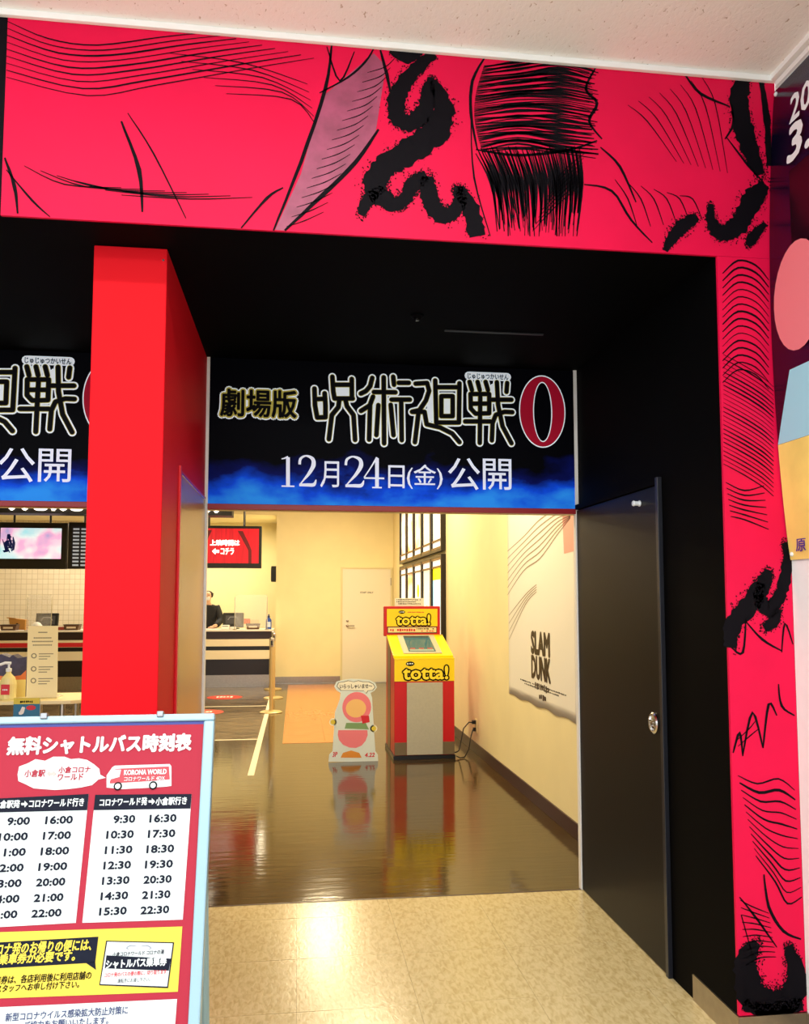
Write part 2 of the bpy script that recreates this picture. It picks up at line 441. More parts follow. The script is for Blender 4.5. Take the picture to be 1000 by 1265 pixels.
# ------------------------------------------------------------------ mural
FM = Frame((0, YF, 0), (1, 0, 0), (0, 0, 1))
mu = thing('wall_mural', (.4, YF, 0), 'vivid red mural with black ink brushwork framing the entrance', 'mural')
XM0 = FM.px(5, 150)[0]
MB().box(XM0, XR-.001, YF, YF+.011, ZS-.005, ZC-.003).build('frieze_panel', RED, mu)
MB().box(XJ-.001, XR-.001, YF, YF+.011, .097, ZS-.006).build('post_panel', RED, mu)
MB().box(XM0-.7, XM0-.0005, YF, YF+.011, ZS-.005, ZC-.003).build('edge_panel', INK, mu)
K = YF/FPX           # metres for one picture pixel on the facade, about
dm = .0015
FZ0, FZ1 = ZS-.004, ZC-.004
def mp(pts): return [FM.px(x, y) for x, y in pts]
def brush(pts, ws, name='brush_swirl', spat=60, rag=.18):
    b = MB(); P, W = b.ribbon(FM, mp(pts), [q*K*1.65 for q in ws], dm, 9, rag)
    for _ in range(spat*8):
        i = random.randrange(len(P)); r = W[i]*random.uniform(.8, 1.15)*(1+abs(random.gauss(0, .28))); t = random.uniform(0, 2*math.pi)
        a, c = P[i][0]+r*math.cos(t), P[i][1]+r*math.sin(t)
        q = random.uniform(.35, 1.15)*K
        if a < XR-.012 and a > XM0+.01 and ((c > FZ0+.01 and c < FZ1-.03) or (a > XJ+.01 and c > .11)):
            b.ell(FM, a, c, q, q*random.uniform(.7, 1.3), dm+.0002+1.5e-6*_, 6)
    return b.build(name, INK, mu)
def inks(lines, name='ink_line'):
    b = MB()
    for pts, wd in lines:
        n = len(pts); b.ribbon(FM, mp(pts), [wd*K*(.15+.85*math.sin(math.pi*(.12+.76*i/max(n-1, 1)))) for i in range(n)], dm, 4, .12)
    return b.build(name, INK, mu, kind='stuff')
# sweeping streaks across the frieze
L = []
for i in range(9):
    y = 26+i*7.2
    L.append(([(8, y+i*1.5), (60+6*i, y+22+i*1.6), (120+9*i, y+30-i), (200+14*i, y+20-2.4*i), (260+16*i, y+14-3.2*i)], random.uniform(.7, 1.5)))
for i in range(6): L.append(([(210+14*i, 66+i*10), (300+12*i, 78+i*9), (380+2*i, 104+i*10)], .8))
for i in range(7): L.append(([(30+20*i, 205+6*i), (80+26*i, 228+3*i), (150+27*i, 232+2*i)], .9))
L += [([(6, 195), (18, 230), (22, 264)], 2.2), ([(8, 210), (40, 248), (62, 268)], 1.3), ([(150, 150), (172, 210), (176, 262)], 2.6), ([(158, 140), (190, 190), (230, 270)], 1.2)]
inks(L, 'ink_streaks')
# grey-purple hatched blade
b = MB(); b.poly(FM, mp([(340, 284), (372, 215), (398, 120), (462, 66), (477, 82), (464, 165), (420, 222), (352, 285)]), .0009)
b.build('purple_blade', MURALPURPLE, mu)
L = []
for i in range(17):
    t = i/16; xl, yl = 350+100*t, 276-190*t; L.append(([(xl+4, yl+4), (xl+26, yl-3), (xl+50-12*t, yl-14)], .7))
inks(L, 'blade_hatching')
inks([([(338, 285), (372, 200), (402, 110), (410, 56)], 2.4), ([(352, 285), (400, 240), (440, 200), (468, 160)], 3), ([(395, 115), (430, 96), (452, 76), (462, 60)], 1.6), ([(470, 62), (478, 92), (483, 115)], 2.4), ([(298, 282), (330, 245), (350, 232)], 1.8), ([(404, 58), (420, 100), (438, 64)], 1.4)], 'blade_outline')
# brushwork swirls
brush([(536, 66), (508, 92), (492, 118), (490, 142), (506, 152), (524, 138), (530, 112), (534, 96)], [4, 6, 7, 7, 7, 7, 5, 2], spat=90)
brush([(534, 100), (548, 132), (540, 160), (508, 186), (474, 208), (464, 232), (484, 252), (500, 246), (512, 226), (528, 218)], [3, 8, 10, 10, 9, 9, 6, 5, 6, 5], spat=140)
brush([(528, 218), (530, 240), (540, 262), (558, 264), (570, 244), (566, 234), (580, 254), (590, 292)], [5, 7, 7, 6, 5, 4, 7, 7], spat=80)
brush([(446, 266), (456, 246), (474, 232)], [3, 5, 3], spat=30)
brush([(482, 62), (504, 70), (520, 62)], [3, 6, 3], spat=20)
# dense hatching fans
L = []
for i in range(62):
    t = i/61; y = 78+t*106
    L.append(([(598-12*math.sin(t*3), y+4), (640, y-6+8*random.random()), (690, y-2+14*(t-.5)), (728+12*random.random(), y+10*(t-.3)+6*random.random())], random.uniform(.7, 1.6)))
for i in range(84):
    t = i/83; x = 588+t*128
    L.append(([(x, 184+random.uniform(-4, 8)), (x+14*(1-t)+4, 226), (x+26*(1-t)+random.uniform(-4, 4), min(292, 262+random.uniform(0, 34)))], random.uniform(.7, 1.6)))
for i in range(8):
    t = i/7; L.append(([(722-6*t, 190+40*t), (702-16*t, 206+50*t), (684-26*t, 226+60*t)], .7))
inks(L, 'dense_hatching')
inks([([(600, 70), (584, 100), (582, 140), (590, 185)], 2.2), ([(588, 185), (640, 192), (700, 186), (738, 174)], 2), ([(582, 150), (586, 220), (606, 292)], 1.2), ([(736, 84), (724, 110), (738, 128), (728, 150), (744, 172)], 2.2)], 'hatching_outline')
# loose slashes on the right of the frieze
L = [([(742, 182), (766, 206), (786, 250)], 2), ([(722, 228), (756, 236), (780, 272), (806, 300)], 1.8), ([(846, 92), (866, 116), (902, 132)], 2.2), ([(904, 130), (906, 154), (896, 172)], 2), ([(898, 170), (924, 204), (944, 226)], 1.8)]
for i in range(8): L.append(([(776+13*i, 130-5*i), (800+12*i, 150-3*i), (836+9*i, 200+2*i)], .8))
for i in range(6): L.append(([(760+16*i, 222+4*i), (776+16*i, 246), (788+16*i, 282-2*i)], 1.0))
inks(L, 'ink_slashes')
brush([(926, 84), (914, 118), (922, 170), (940, 216)], [3, 8, 9, 4], spat=80)
brush([(940, 96), (948, 150), (950, 205)], [2, 3, 2], spat=10)
brush([(946, 228), (930, 246), (914, 276), (894, 288), (880, 276), (878, 252)], [5, 9, 8, 7, 5, 2], spat=100)
brush([(862, 268), (846, 278), (832, 292), (822, 310)], [3, 6, 5, 2], spat=40)
brush([(946, 276), (930, 294), (924, 304)], [2, 5, 2], spat=20)
# post panel: fans of fine lines, a flame, zigzags, a pool of ink at the foot
L = []
for i in range(16):
    y = 322+i*9; L.append(([(893, y+16), (912, y), (934, y+6), (950, y+24)], random.uniform(.6, 1.6)))
for i in range(26):
    y = 440+i*5.4; L.append(([(894, y-2), (920, y+12), (942, y+26), (956, y+38)], random.uniform(.4, 1.3)))
for i in range(7): L.append(([(897+i, 596+i*7), (920, 606+i*6), (944+i, 600+i*9)], 1.1))
inks(L, 'post_hatching')
brush([(902, 800), (906, 772), (930, 742), (946, 716), (950, 704)], [5, 7, 8, 6, 2], spat=70)
brush([(940, 720), (938, 740), (952, 752), (966, 730), (974, 690), (970, 670)], [4, 5, 6, 5, 5, 3], spat=70)
brush([(944, 776), (956, 768), (962, 752)], [3, 5, 3], spat=30)
inks([([(922, 762), (918, 806), (904, 800)], 1.8), ([(922, 768), (942, 790), (966, 804)], 1.8), ([(966, 806), (970, 770), (980, 796)], 1.6), ([(906, 930), (914, 905), (918, 934)], 2), ([(918, 932), (930, 880), (943, 924)], 2), ([(943, 924), (950, 870), (960, 884)], 2), ([(962, 845), (966, 872), (982, 884)], 1.8), ([(910, 915), (926, 900), (934, 890)], .8), ([(912, 922), (928, 908), (938, 900)], .8)], 'zigzag_lines')
L = []
for i in range(12): L.append(([(912+2*i, 958+9*i), (936+2*i, 968+11*i), (962+i, 962+14*i), (982+.8*i, 976+12*i)], random.uniform(.7, 2.0)))
for i in range(10): L.append(([(915+.6*i, 1112+9*i), (930+i, 1120+7*i), (950+i, 1128+6*i)], .9))
L += [([(914, 1108), (936, 1136), (960, 1170)], 1.6), ([(944, 1080), (950, 1120), (968, 1150), (990, 1160)], 2.2), ([(916, 1130), (930, 1180)], 1.6)]
inks(L, 'loose_lines')
brush([(936, 1164), (922, 1186), (926, 1222), (950, 1240), (974, 1236), (984, 1208), (974, 1168)], [3, 9, 11, 11, 11, 9, 3], spat=170)
brush([(918, 1240), (950, 1248), (992, 1240)], [4, 6, 5], spat=60)

# ------------------------------------------------------------------ title signs over the two openings
def seq(pts, ox, oy, k): return [(ox+x/k, oy+y/k) for x, y in pts]
LA = [[(110, 178), (114, 300), (130, 388), (190, 386)], [(184, 212), (190, 300), (190, 386)], [(115, 255), (188, 252)],
      [(240, 92), (247, 200), (256, 250), (388, 250)], [(381, 108), (382, 250)], [(246, 150), (380, 150)],
      [(290, 262), (284, 312), (236, 370), (215, 545)], [(336, 262), (346, 306), (394, 370), (405, 550)],
      [(530, 100), (515, 160), (484, 196), (447, 214)], [(536, 236), (512, 300), (448, 340)], [(514, 300), (507, 548)],
      [(613, 96), (616, 575)], [(542, 203), (698, 205)], [(574, 298), (560, 515)], [(664, 296), (684, 516)], [(682, 92), (688, 150)],
      [(722, 136), (795, 136)], [(670, 258), (803, 258)], [(740, 262), (744, 552)]]
LB = [[(62, 110), (126, 106), (138, 150), (120, 204), (84, 258), (42, 268)], [(42, 268), (112, 268), (124, 338), (200, 356), (268, 390), (308, 438)], [(78, 274), (58, 438)],
      [(172, 92), (178, 328), (305, 328), (308, 108)], [(178, 130), (306, 130)], [(206, 180), (206, 292), (270, 292), (270, 180), (206, 180)],
      [(365, 100), (378, 146)], [(410, 100), (422, 146)], [(455, 100), (468, 146)],
      [(370, 168), (372, 250), (398, 278), (475, 276), (475, 168), (370, 168)], [(425, 170), (422, 442)], [(372, 222), (475, 222)], [(340, 322), (482, 322)],
      [(518, 102), (525, 230), (550, 350), (600, 444)], [(490, 200), (600, 200)], [(490, 428), (494, 330), (512, 285), (560, 268), (605, 270)], [(576, 106), (572, 156)]]
FS = Frame((0, YS, 0), (1, 0, 0), (0, 0, 1))
KS = YS/FPX
SX0, SX1, SZ0, SZ1 = XP1+.016, 1.481, 1.985, ZS-.004
def title_sign(label):
    t = thing('title_sign', ((SX0+SX1)/2, YS, SZ0), label, 'sign', 'film title signs over the openings')
    p = MB().box(SX0, SX1, YS, YS+.03, SZ0, SZ1).build('print_panel', SIGNBG, t)
    MB().box(SX0, SX1, YS-.012, YS+.03, SZ0-.028, SZ0).build('lower_rail', SIGNRED, t, bevel=.002)
    lines = [[FS.px(*q) for q in seq(s, 370, 450, 5.882)] for s in LA]+[[FS.px(*q) for q in seq(s, 500, 450, 4.545)] for s in LB]
    fills = [[FS.px(*q) for q in seq(s, 370, 450, 5.882)] for s in ([(280, 202), (350, 202)], [(150, 290), (150, 360)], [(575, 250), (580, 300)])]+[[FS.px(*q) for q in seq(s, 500, 450, 4.545)] for s in ([(237, 205), (237, 270)], [(150, 200), (145, 300)], [(400, 195), (450, 195)], [(400, 250), (450, 250)], [(500, 130), (500, 180)])]
    for nm, mm, r, d in (('logo_halo', SIGNWHITE, 5.1, .0006), ('logo_gold_edge', SIGNGOLD, 3.4, .0022), ('logo_characters', TXTBLACK, 2.8, .0038)):
        b = MB()
        for s in lines: b.stroke(FS, s, r*KS, d, 12)
        if nm == 'logo_halo':
            for s in fills: b.stroke(FS, s, 5*KS, d, 12)
        b.build(nm, mm, t)
    # ruby characters over the logo
    b = MB(); x0, z1 = FS.px(577, 459); x1, z0 = FS.px(629, 471)
    b.stroke(FS, [(x0+.01, (z0+z1)/2), (x1-.01, (z0+z1)/2)], (z1-z0)/2, .0007); b.build('ruby_plate', SIGNWHITE, t)
    ptext(FS, 'じゅじゅつかいせん', 578, 462, 628, 469, .0045, TXTBLACK, t, name='ruby_lettering', bold=.03)
    # numeral
    c0 = FS.px(500+774/4.545, 450+265/4.545); R = KS
    b = MB(); b.ring(FS, *c0, 31*R, 47.5*R, 11.4*R, 38*R, .0006, 48, (.4*R, -.6*R)); b.build('numeral_halo', SIGNWHITE, t)
    b = MB(); b.ring(FS, *c0, 29.6*R, 46*R, 12.8*R, 39.4*R, .0012, 48, (.4*R, -.6*R)); b.build('numeral', SIGNCRIM, t)
    ptext(FS, '劇場版', 273, 482, 366, 515, .0006, TXTBLACK, t, bold=.03, outline=[(.13, SIGNWHITE, 'lettering_halo'), (.085, SIGNGOLD, 'lettering_gold_edge')])
    B = [MB()]
    def num(pts, ws): B[0].ribbon(FS, [FS.px(*p) for p in pts], [q*KS for q in ws], .0006+1e-5*len(B[0].f)/8, 6)
    def done(): B[0].build('date_numeral', SILVERTXT, t); B[0] = MB()
    def two(x, y, w_, h):
        num([(x+.06*w_, y+.30*h), (x+.12*w_, y+.12*h), (x+.42*w_, y+.03*h), (x+.78*w_, y+.12*h), (x+.84*w_, y+.32*h), (x+.60*w_, y+.58*h), (x+.28*w_, y+.80*h), (x+.05*w_, y+.96*h)], [1.6, 1.6, 1.0, 2.2, 2.7, 2.0, 1.0, .6])
        num([(x+.04*w_, y+.95*h), (x+.5*w_, y+.95*h), (x+.86*w_, y+.94*h), (x+.99*w_, y+.78*h)], [1.6, 2.0, 2.2, .5]); done()
    num([(356, 565), (356, 600)], [2.3, 2.3]); num([(348, 600.5), (364, 600.8)], [.9, .9]); num([(348, 567), (352, 566), (356, 564)], [.6, .9, 1.0]); done()
    two(369, 562, 22, 39); two(426, 563, 24, 39)
    num([(466, 566), (466, 602)], [2.3, 2.3]); num([(466, 565), (458, 578), (450, 590)], [1.2, .8, .8]); num([(450, 590.5), (475, 591)], [1.1, 1.1]); num([(460, 602.2), (472, 602.4)], [.9, .9]); done()
    for body, x0, y0, x1, y1 in (('月', 396, 570, 419, 602), ('日', 480, 575, 500, 603), ('(金)', 503, 574, 547, 604), ('公', 554, 566, 593, 605), ('開', 597, 567, 632, 605)):
        ptext(FS, body, x0, y0, x1, y1, .0006, SILVERTXT, t, name='date_lettering', bold=.004)
    return t
s1 = title_sign('dark blue film title sign over the wide opening, beside the black door')
def copy_tree(o, off, label=None, parent=None):
    c = o.copy(); COL.objects.link(c)
    if parent is not None: c.parent = parent
    else: c.location = o.location+Vector(off)
    if label: c['label'] = label
    for ch in list(o.children): copy_tree(ch, off, None, c)
    return c
s2 = copy_tree(s1, (-2.251, 0, 0), 'dark blue film title sign partly hidden behind the red pillar')

# ------------------------------------------------------------------ lobby shell
struct('floor_lobby', FLOORD, XL, XC, YS, 9.15, -.05, -.001, label='glossy brown vinyl floor of the lobby')
struct('floor_lobby_far', FLOORD, -.40, XC, 9.15, YB, -.05, -.001, label='glossy brown vinyl floor by the back wall')
struct('floor_queue', MARBLE, XL, -.40, 9.15, YA, -.05, -.001, label='glossy black streaked floor before the ticket counter')
tr = MB().box(XP1, 1.481, YS-.006, YS+.006, -.001, .0015).build('trim_5', DARKBASE); tag(tr, 'dark joint strip at the threshold', kind='structure')
fo = tag(bpy.data.objects.new('floor_terracotta', None), 'orange tiled strip of the lobby floor', kind='structure')
COL.objects.link(fo); fo.location = (.3, 12, 0)
o0 = None
for iy in range(12):
    for ix in range(2):
        x0, y0 = -.13+ix*.45, 8.87+iy*.5
        if o0 is None: o0 = MB().box(x0+.001, x0+.449, y0+.001, y0+.499, -.0009, .0008).build('floor_tile', ORANGE, fo)
        else:
            o = o0.copy(); COL.objects.link(o); o.parent = fo; o.location = (ix*.45, iy*.5, 0)
struct('wall_lobby_right', CREAM, XC, XC+.1, YS+.03, YB, 0, ZL, label='cream side wall of the lobby')
struct('wall_back', CREAM, XA, XC+.1, YB, YB+.12, 0, ZL, label='cream back wall with the staff door')
struct('wall_alcove_side', CREAM, XA, XA+.1, YB+.12, YA, 0, ZL, label='cream return wall at the counter end')
TILEW = mat('white_tile_wall', 'e8dcc4', .35)
def tile_mat():
    nt = TILEW.node_tree; b = nt.nodes['Principled BSDF']
    tc = nt.nodes.new('ShaderNodeTexCoord'); mpn = nt.nodes.new('ShaderNodeMapping'); mpn.inputs['Rotation'].default_value = (math.pi/2, 0, 0)
    br = nt.nodes.new('ShaderNodeTexBrick'); br.offset = 0; br.inputs['Scale'].default_value = 1
    br.inputs['Brick Width'].default_value = .10; br.inputs['Row Height'].default_value = .10; br.inputs['Mortar Size'].default_value = .004
    br.inputs['Color1'].default_value = lin('e9dec6'); br.inputs['Color2'].default_value = lin('e3d6bc'); br.inputs['Mortar'].default_value = lin('c4b596')
    nt.links.new(tc.outputs['Object'], mpn.inputs[0]); nt.links.new(mpn.outputs[0], br.inputs[0]); nt.links.new(br.outputs[0], b.inputs['Base Color'])
tile_mat()
struct('wall_alcove', CREAM, -2.6, XA, YA, YA+.1, 0, ZL, label='cream wall behind the ticket counter')
struct('wall_alcove_tiled', TILEW, XL, -2.6, YA, YA+.1, 0, ZL, label='pale square tiled wall behind the ticket counter')
struct('wall_lobby_left', CREAM, XL-.1, XL, YS+.03, YA+.1, 0, ZL, label='cream far side wall of the lobby')
struct('wall_lobby_front', CREAM, XL, XC+.1, YS+.03, YS+.09, 1.958, ZL, label='cream wall above the openings seen from inside')
struct('wall_lobby_front_low', CREAM, XL, -3.35, YS+.03, YS+.09, 0, 1.958, label='cream wall past the further opening')
struct('ceiling_lobby', mat('lobby_ceiling', 'e9e0cc', .8), XL, XC+.1, YS+.03, YA+.1, ZL, ZL+.06, label='plain cream ceiling of the lobby')
struct('ceiling_alcove', CREAM, XL, XA, YB, YA, 3.04, ZL, label='lowered cream ceiling over the ticket counter')
struct('baseboard_lobby', DARKBASE, XC-.012, XC, YS+.1, YB, 0, .10, label='dark brown skirting of the lobby side wall')
struct('baseboard_back', STEEL, XA, .80, YB-.008, YB, 0, .12, label='steel skirting below the cream back wall')

# staff door
dr = tag(bpy.data.objects.new('door_3', None), 'off-white staff door with lever handle', kind='structure')
COL.objects.link(dr); dr.location = (1.25, YB, 0)
DX0, DX1, DZ = .838, 1.72, 2.06
sub('door_leaf', WHITEDOOR, dr, DX0, DX1, YB-.012, YB, .01, DZ)
fr = MB().box(DX0-.035, DX0-.004, YB-.022, YB, 0, DZ+.035).box(DX1+.004, DX1+.035, YB-.022, YB, 0, DZ+.035).box(DX0-.004, DX1+.004, YB-.022, YB, DZ+.004, DZ+.035).build('door_frame', mat('door_frame_paint', 'e2d6a8', .5), dr)
FB = Frame((0, YB-.012, 0), (1, 0, 0), (0, 0, 1))
text(FB, 'STAFF ONLY', 1.16, 1.40, 1.615, 1.645, .001, TXTBLACK, dr, name='door_lettering', bold=.02)
hz = 1.03
MB()._lathe((DX0+.09, YB-.012, hz), [(.028, 0), (.028, .008), (.012, .012), (.012, .05)], 16, Vector((0, -1, 0))).build('handle_rose', STEEL, dr)
MB().tube([(DX0+.09, YB-.06, hz), (DX0+.13, YB-.064, hz), (DX0+.215, YB-.062, hz-.004)], .011, 10).build('lever', STEEL, dr)
MB()._lathe((DX0+.09, YB-.012, hz+.085), [(.024, 0), (.024, .008), (.010, .012), (.008, .016)], 16, Vector((0, -1, 0))).build('lock', STEEL, dr)
sub('hinge', STEEL, dr, DX1-.004, DX1+.012, YB-.03, YB-.012, 1.76, 1.90)

# ------------------------------------------------------------------ light boxes on the lobby side wall
FW = Frame((XC, 0, 0), (0, -1, 0), (0, 0, 1))      # plane coordinate a = -Y
def lbmat(name, c1, c2, st):
    M = mat(name, c1, .4, emit=st); nt = M.node_tree; b = nt.nodes['Principled BSDF']
    tc = nt.nodes.new('ShaderNodeTexCoord'); n = nt.nodes.new('ShaderNodeTexNoise'); n.inputs['Scale'].default_value = 4
    cr = nt.nodes.new('ShaderNodeValToRGB'); cr.color_ramp.elements[0].position = .42; cr.color_ramp.elements[1].position = .62
    cr.color_ramp.elements[0].color = lin(c1); cr.color_ramp.elements[1].color = lin(c2)
    nt.links.new(tc.outputs['Object'], n.inputs['Vector']); nt.links.new(n.outputs[0], cr.inputs[0])
    nt.links.new(cr.outputs[0], b.inputs['Emission Color']); nt.links.new(cr.outputs[0], b.inputs['Base Color'])
    return M
LBT = [lbmat('lit_poster_white', 'fffdf0', 'f3ead0', 1.0), lbmat('lit_poster_cream', 'fff6d0', 'e8dcc0', .95), lbmat('lit_poster_orange', 'fff0d8', 'f0a860', .9), lbmat('lit_poster_tan', 'f8e2c4', 'd0a078', .85), lbmat('lit_poster_grey', 'f6f2e6', 'b8a890', .9)]
LBW = mat('lit_white_caption', 'fff6e4', .4, emit=.95)
LBY = mat('lit_yellow', 'ffe600', .4, emit=.9); LBB = mat('lit_sky_blue', 'b8e4f4', .4, emit=.9)
LBF = mat('lightbox_black_frame', '140a0a', .3); LBG = mat('lightbox_bronze_edge', '8a6a3a', .35, metal=.6)
edges = [atx(x, 690, XC).y for x in (551.3, 538, 526.2, 515.5, 506, 498)]
edges = [edges[0]+(edges[-1]-edges[0])*i/5 for i in range(6)]
names_r = ['nearest', 'second nearest', 'middle', 'second farthest', 'farthest']
zb = {'upper': (2.085, 3.17), 'lower': (.93, 2.045)}
for row in ('upper', 'lower'):
    z0, z1 = zb[row]
    for i in range(5):
        a0, a1 = -edges[i+1], -edges[i]
        t = thing('poster_lightbox', (XC, -(a0+a1)/2, z0), f'lit poster box on the lobby wall, {row} row, {names_r[i]} of five', 'light box', 'lit poster boxes on the lobby side wall')
        b = MB(); e = .05
        b.fbox(FW, a0+.003, a0+e, z0, z1, 0, .06).fbox(FW, a1-e, a1-.003, z0, z1, 0, .06).fbox(FW, a0+e, a1-e, z0, z0+.03, 0, .06).fbox(FW, a0+e, a1-e, z1-.03, z1, 0, .06)
        b.build('frame', LBF, t)
        MB().fbox(FW, a0+e, a1-e, z0+.03, z1-.03, 0, .03).build('lit_poster', LBT[[0, 1, 3, 2, 4][i] if row == 'upper' else [0, 1, 0, 2, 0][i]], t)
        zc = (z0+.13, z0+.155) if row == 'upper' else (z1-.155, z1-.13)
        MB().fbox(FW, a0+e, a1-e, *zc, .031, .05).build('divider', LBG, t)
        zk = (z0+.03, zc[0]) if row == 'upper' else (zc[1], z1-.03)
        MB().fbox(FW, a0+e, a1-e, *zk, .031, .034).build('caption', LBW, t)
        MB().fbox(FW, a0+e, a1-e, *((z0+.03, z0+.06) if row == 'upper' else (z1-.06, z1-.03)), .035, .055).build('ledge', LBG, t)
        if row == 'lower' and i == 0:
            MB().fbox(FW, a0+e, a1-e, z1-.30, z1-.155, .031, .033).build('yellow_band', LBY, t)
            MB().fbox(FW, a0+e, a1-e, z0+.2, z1-.30, .031, .033).build('blue_field', LBB, t)
        if row == 'lower' and i in (1, 2):
            b = MB(); b.ell(FW, (a0+a1)/2-.05, z1-.42-.3*(i == 1), .12, .10, .0325); b.build('yellow_spot', LBY, t)

# ------------------------------------------------------------------ white film poster on the lobby wall
pa0, pz1 = FW.px(626.5, 500); pa1, _ = FW.px(716, 892); pz0 = .722
po = thing('film_poster', (XC, -(pa0+pa1)/2, pz0), 'large white paper film poster on the lobby side wall', 'poster')
b = MB(); NX, NZ = 26, 24
zt = 2.42
for i in range(NX+1):
    for k in range(NZ+1):
        a = pa0+(pa1-pa0)*i/NX; z = pz0+(zt-pz0)*k/NZ
        lift = .004+.002*max(0, 1-k/3)*(1+math.sin(i*1.1))/2
        if k == 0: z += .008*math.sin(i*.9)
        b.v.append(FW.pt(a, z, lift))
for i in range(NX):
    for k in range(NZ):
        q = i*(NZ+1)+k; b.f.append((q, q+NZ+1, q+NZ+2, q+1))
o = b.build('paper_sheet', PAPER, po, smooth=True)
so_ = o.modifiers.new('thick', 'SOLIDIFY'); so_.thickness = .0006
PD = .0052
BRONZE = mat('poster_dark_bronze_print', '2e2010', .45)
def wtext(body, x0, y0, x1, y1, xm=None, **k):
    a0_, _ = FW.px(x0, (y0+y1)/2); a1_, _ = FW.px(x1, (y0+y1)/2); c = (x0+x1)/2
    return text(FW, body, a0_, a1_, FW.px(c, y1)[1], FW.px(c, y0)[1], PD, BRONZE, po, **k)
wtext('SLAM', 657.5, 782, 680, 808.5, bold=.06); wtext('DUNK', 658, 813, 681, 840, bold=.06)
aw0, aw1 = FW.px(644, 848)[0], FW.px(701, 856)[0]
zq = FW.px(672, 849)[1]
scribble(FW, aw0, aw1, zq-.006, zq+.006, PD, TXTBLACK, po, 34)
scribble(FW, aw0+.12, aw1-.15, zq-.026, zq-.014, PD, TXTBLACK, po, 24)
scribble(FW, FW.px(662, 850)[0], FW.px(680, 850)[0], zq-.035, zq+.02, PD+.0006, BRONZE, po, 8)
zq = FW.px(670, 861)[1]
scribble(FW, FW.px(665, 861)[0], FW.px(676, 861)[0], zq-.022, zq+.022, PD+.0015, BRONZE, po, 5)
GREYL = mat('poster_pencil_grey', '9a8c78', .6); PINKP = mat('poster_pale_pink', 'eda79c', .6)
b = MB()
def wl(pts, wd): b.ribbon(FW, [FW.px(*p) for p in pts], [wd*.006*(.3+.7*math.sin(math.pi*(i+.5)/len(pts))) for i in range(len(pts))], PD, 5)
for i in range(7): wl([(628, 735-9*i), (648, 705-7*i), (668, 690-8*i), (690, 660-5*i), (706, 640-i)], .9)
for i in range(4): wl([(630, 760+10*i), (650, 735+4*i), (664, 722+3*i)], .7)
b.build('pencil_strokes', GREYL, po, kind='stuff')
b = MB(); b.poly(FW, [FW.px(*p) for p in [(696, 634), (712, 628), (713, 680), (698, 684)]], PD); b.build('pink_patch', PINKP, po)

# wall outlet and cord
oy = atx(589, 897, XC).y
ou = thing('wall_outlet', (XC, oy, .26), 'cream wall outlet with plug above the skirting', 'outlet')
MB().fbox(FW, -oy-.04, -oy+.04, .20, .33, 0, .010).build('cover_plate', mat('ivory_plastic', 'd8c690', .4), ou, bevel=.003)
MB().fbox(FW, -oy-.02, -oy+.02, .285, .32, .010, .045).build('plug', PLBLACK, ou, bevel=.004)
MB().fbox(FW, -oy-.02, -oy+.02, .215, .25, .010, .035).build('adapter', PLBLACK, ou, bevel=.004)
# cord runs from the outlet to the back of the kiosk
KX0, KX1, KY0, KY1 = .928, 1.505, 7.85, 8.57
cd = MB()
cd.tube([(XC-.045, oy, .30), (XC-.08, oy-.02, .305), (XC-.14, oy-.05, .25), (XC-.17, oy-.08, .14), (1.57, oy-.10, .05), (1.545, oy-.12, .04), (1.522, oy-.14, .04)], .006, 8)
cd.tube([(XC-.035, oy, .23), (XC-.06, oy-.03, .18), (XC-.10, oy-.10, .06), (1.60, oy-.22, .008), (1.55, oy-.25, .008), (1.522, oy-.22, .02)], .006, 8)
tag(cd.build('power_cord', PLBLACK, smooth=True), 'thin dark power cord from the wall outlet to the kiosk', 'cord')

# ------------------------------------------------------------------ red and yellow kiosk
ki = thing('ticket_kiosk', ((KX0+KX1)/2, (KY0+KY1)/2, 0), 'red and yellow self-service ticket kiosk with sloped touch screen', 'kiosk')
FK = Frame((0, KY0, 0), (1, 0, 0), (0, 0, 1))
YH = KY1-.06        # front of the header box
sub('plinth', PLBLACK, ki, KX0-.01, KX1+.005, KY0-.012, KY1, 0, .035)
# body: side outline extruded over the width
FSd = Frame((KX0, 0, 0), (0, -1, 0), (0, 0, 1))
prof = [(-KY1, .035), (-KY0, .035), (-KY0, .93), (-KY0-.06, .945), (-YH+.02, 1.12), (-KY1, 1.12)]
MB().prism(FSd, prof, 0, -(KX1-KX0)).build('body', KRED, ki, bevel=.006)
MB().prism(FSd, [(-KY1+.17, .036), (-KY1+.40, .036), (-KY1+.40, 1.0), (-KY1+.17, 1.10)], .0, .004).build('side_stripe', KDARK, ki)
MB().box(KX0+.0, KX1, KY0-.006, KY0, .728, .93).build('front_banner', KYEL, ki)
MB().box(KX0+.118, KX1-.115, KY0-.016, KY0, .042, .715).build('front_panel', KGREY, ki, bevel=.003)
MB().box(KX0+.002, KX0+.116, KY0-.005, KY0, .04, .158).build('kick_plate', KDARK, ki)
MB().box(KX1-.113, KX1-.002, KY0-.005, KY0, .04, .158).build('kick_plate', KDARK, ki)
MB().box(KX0, KX1, KY0-.006, KY0+.055, .931, .945).build('ledge', KYEL, ki)
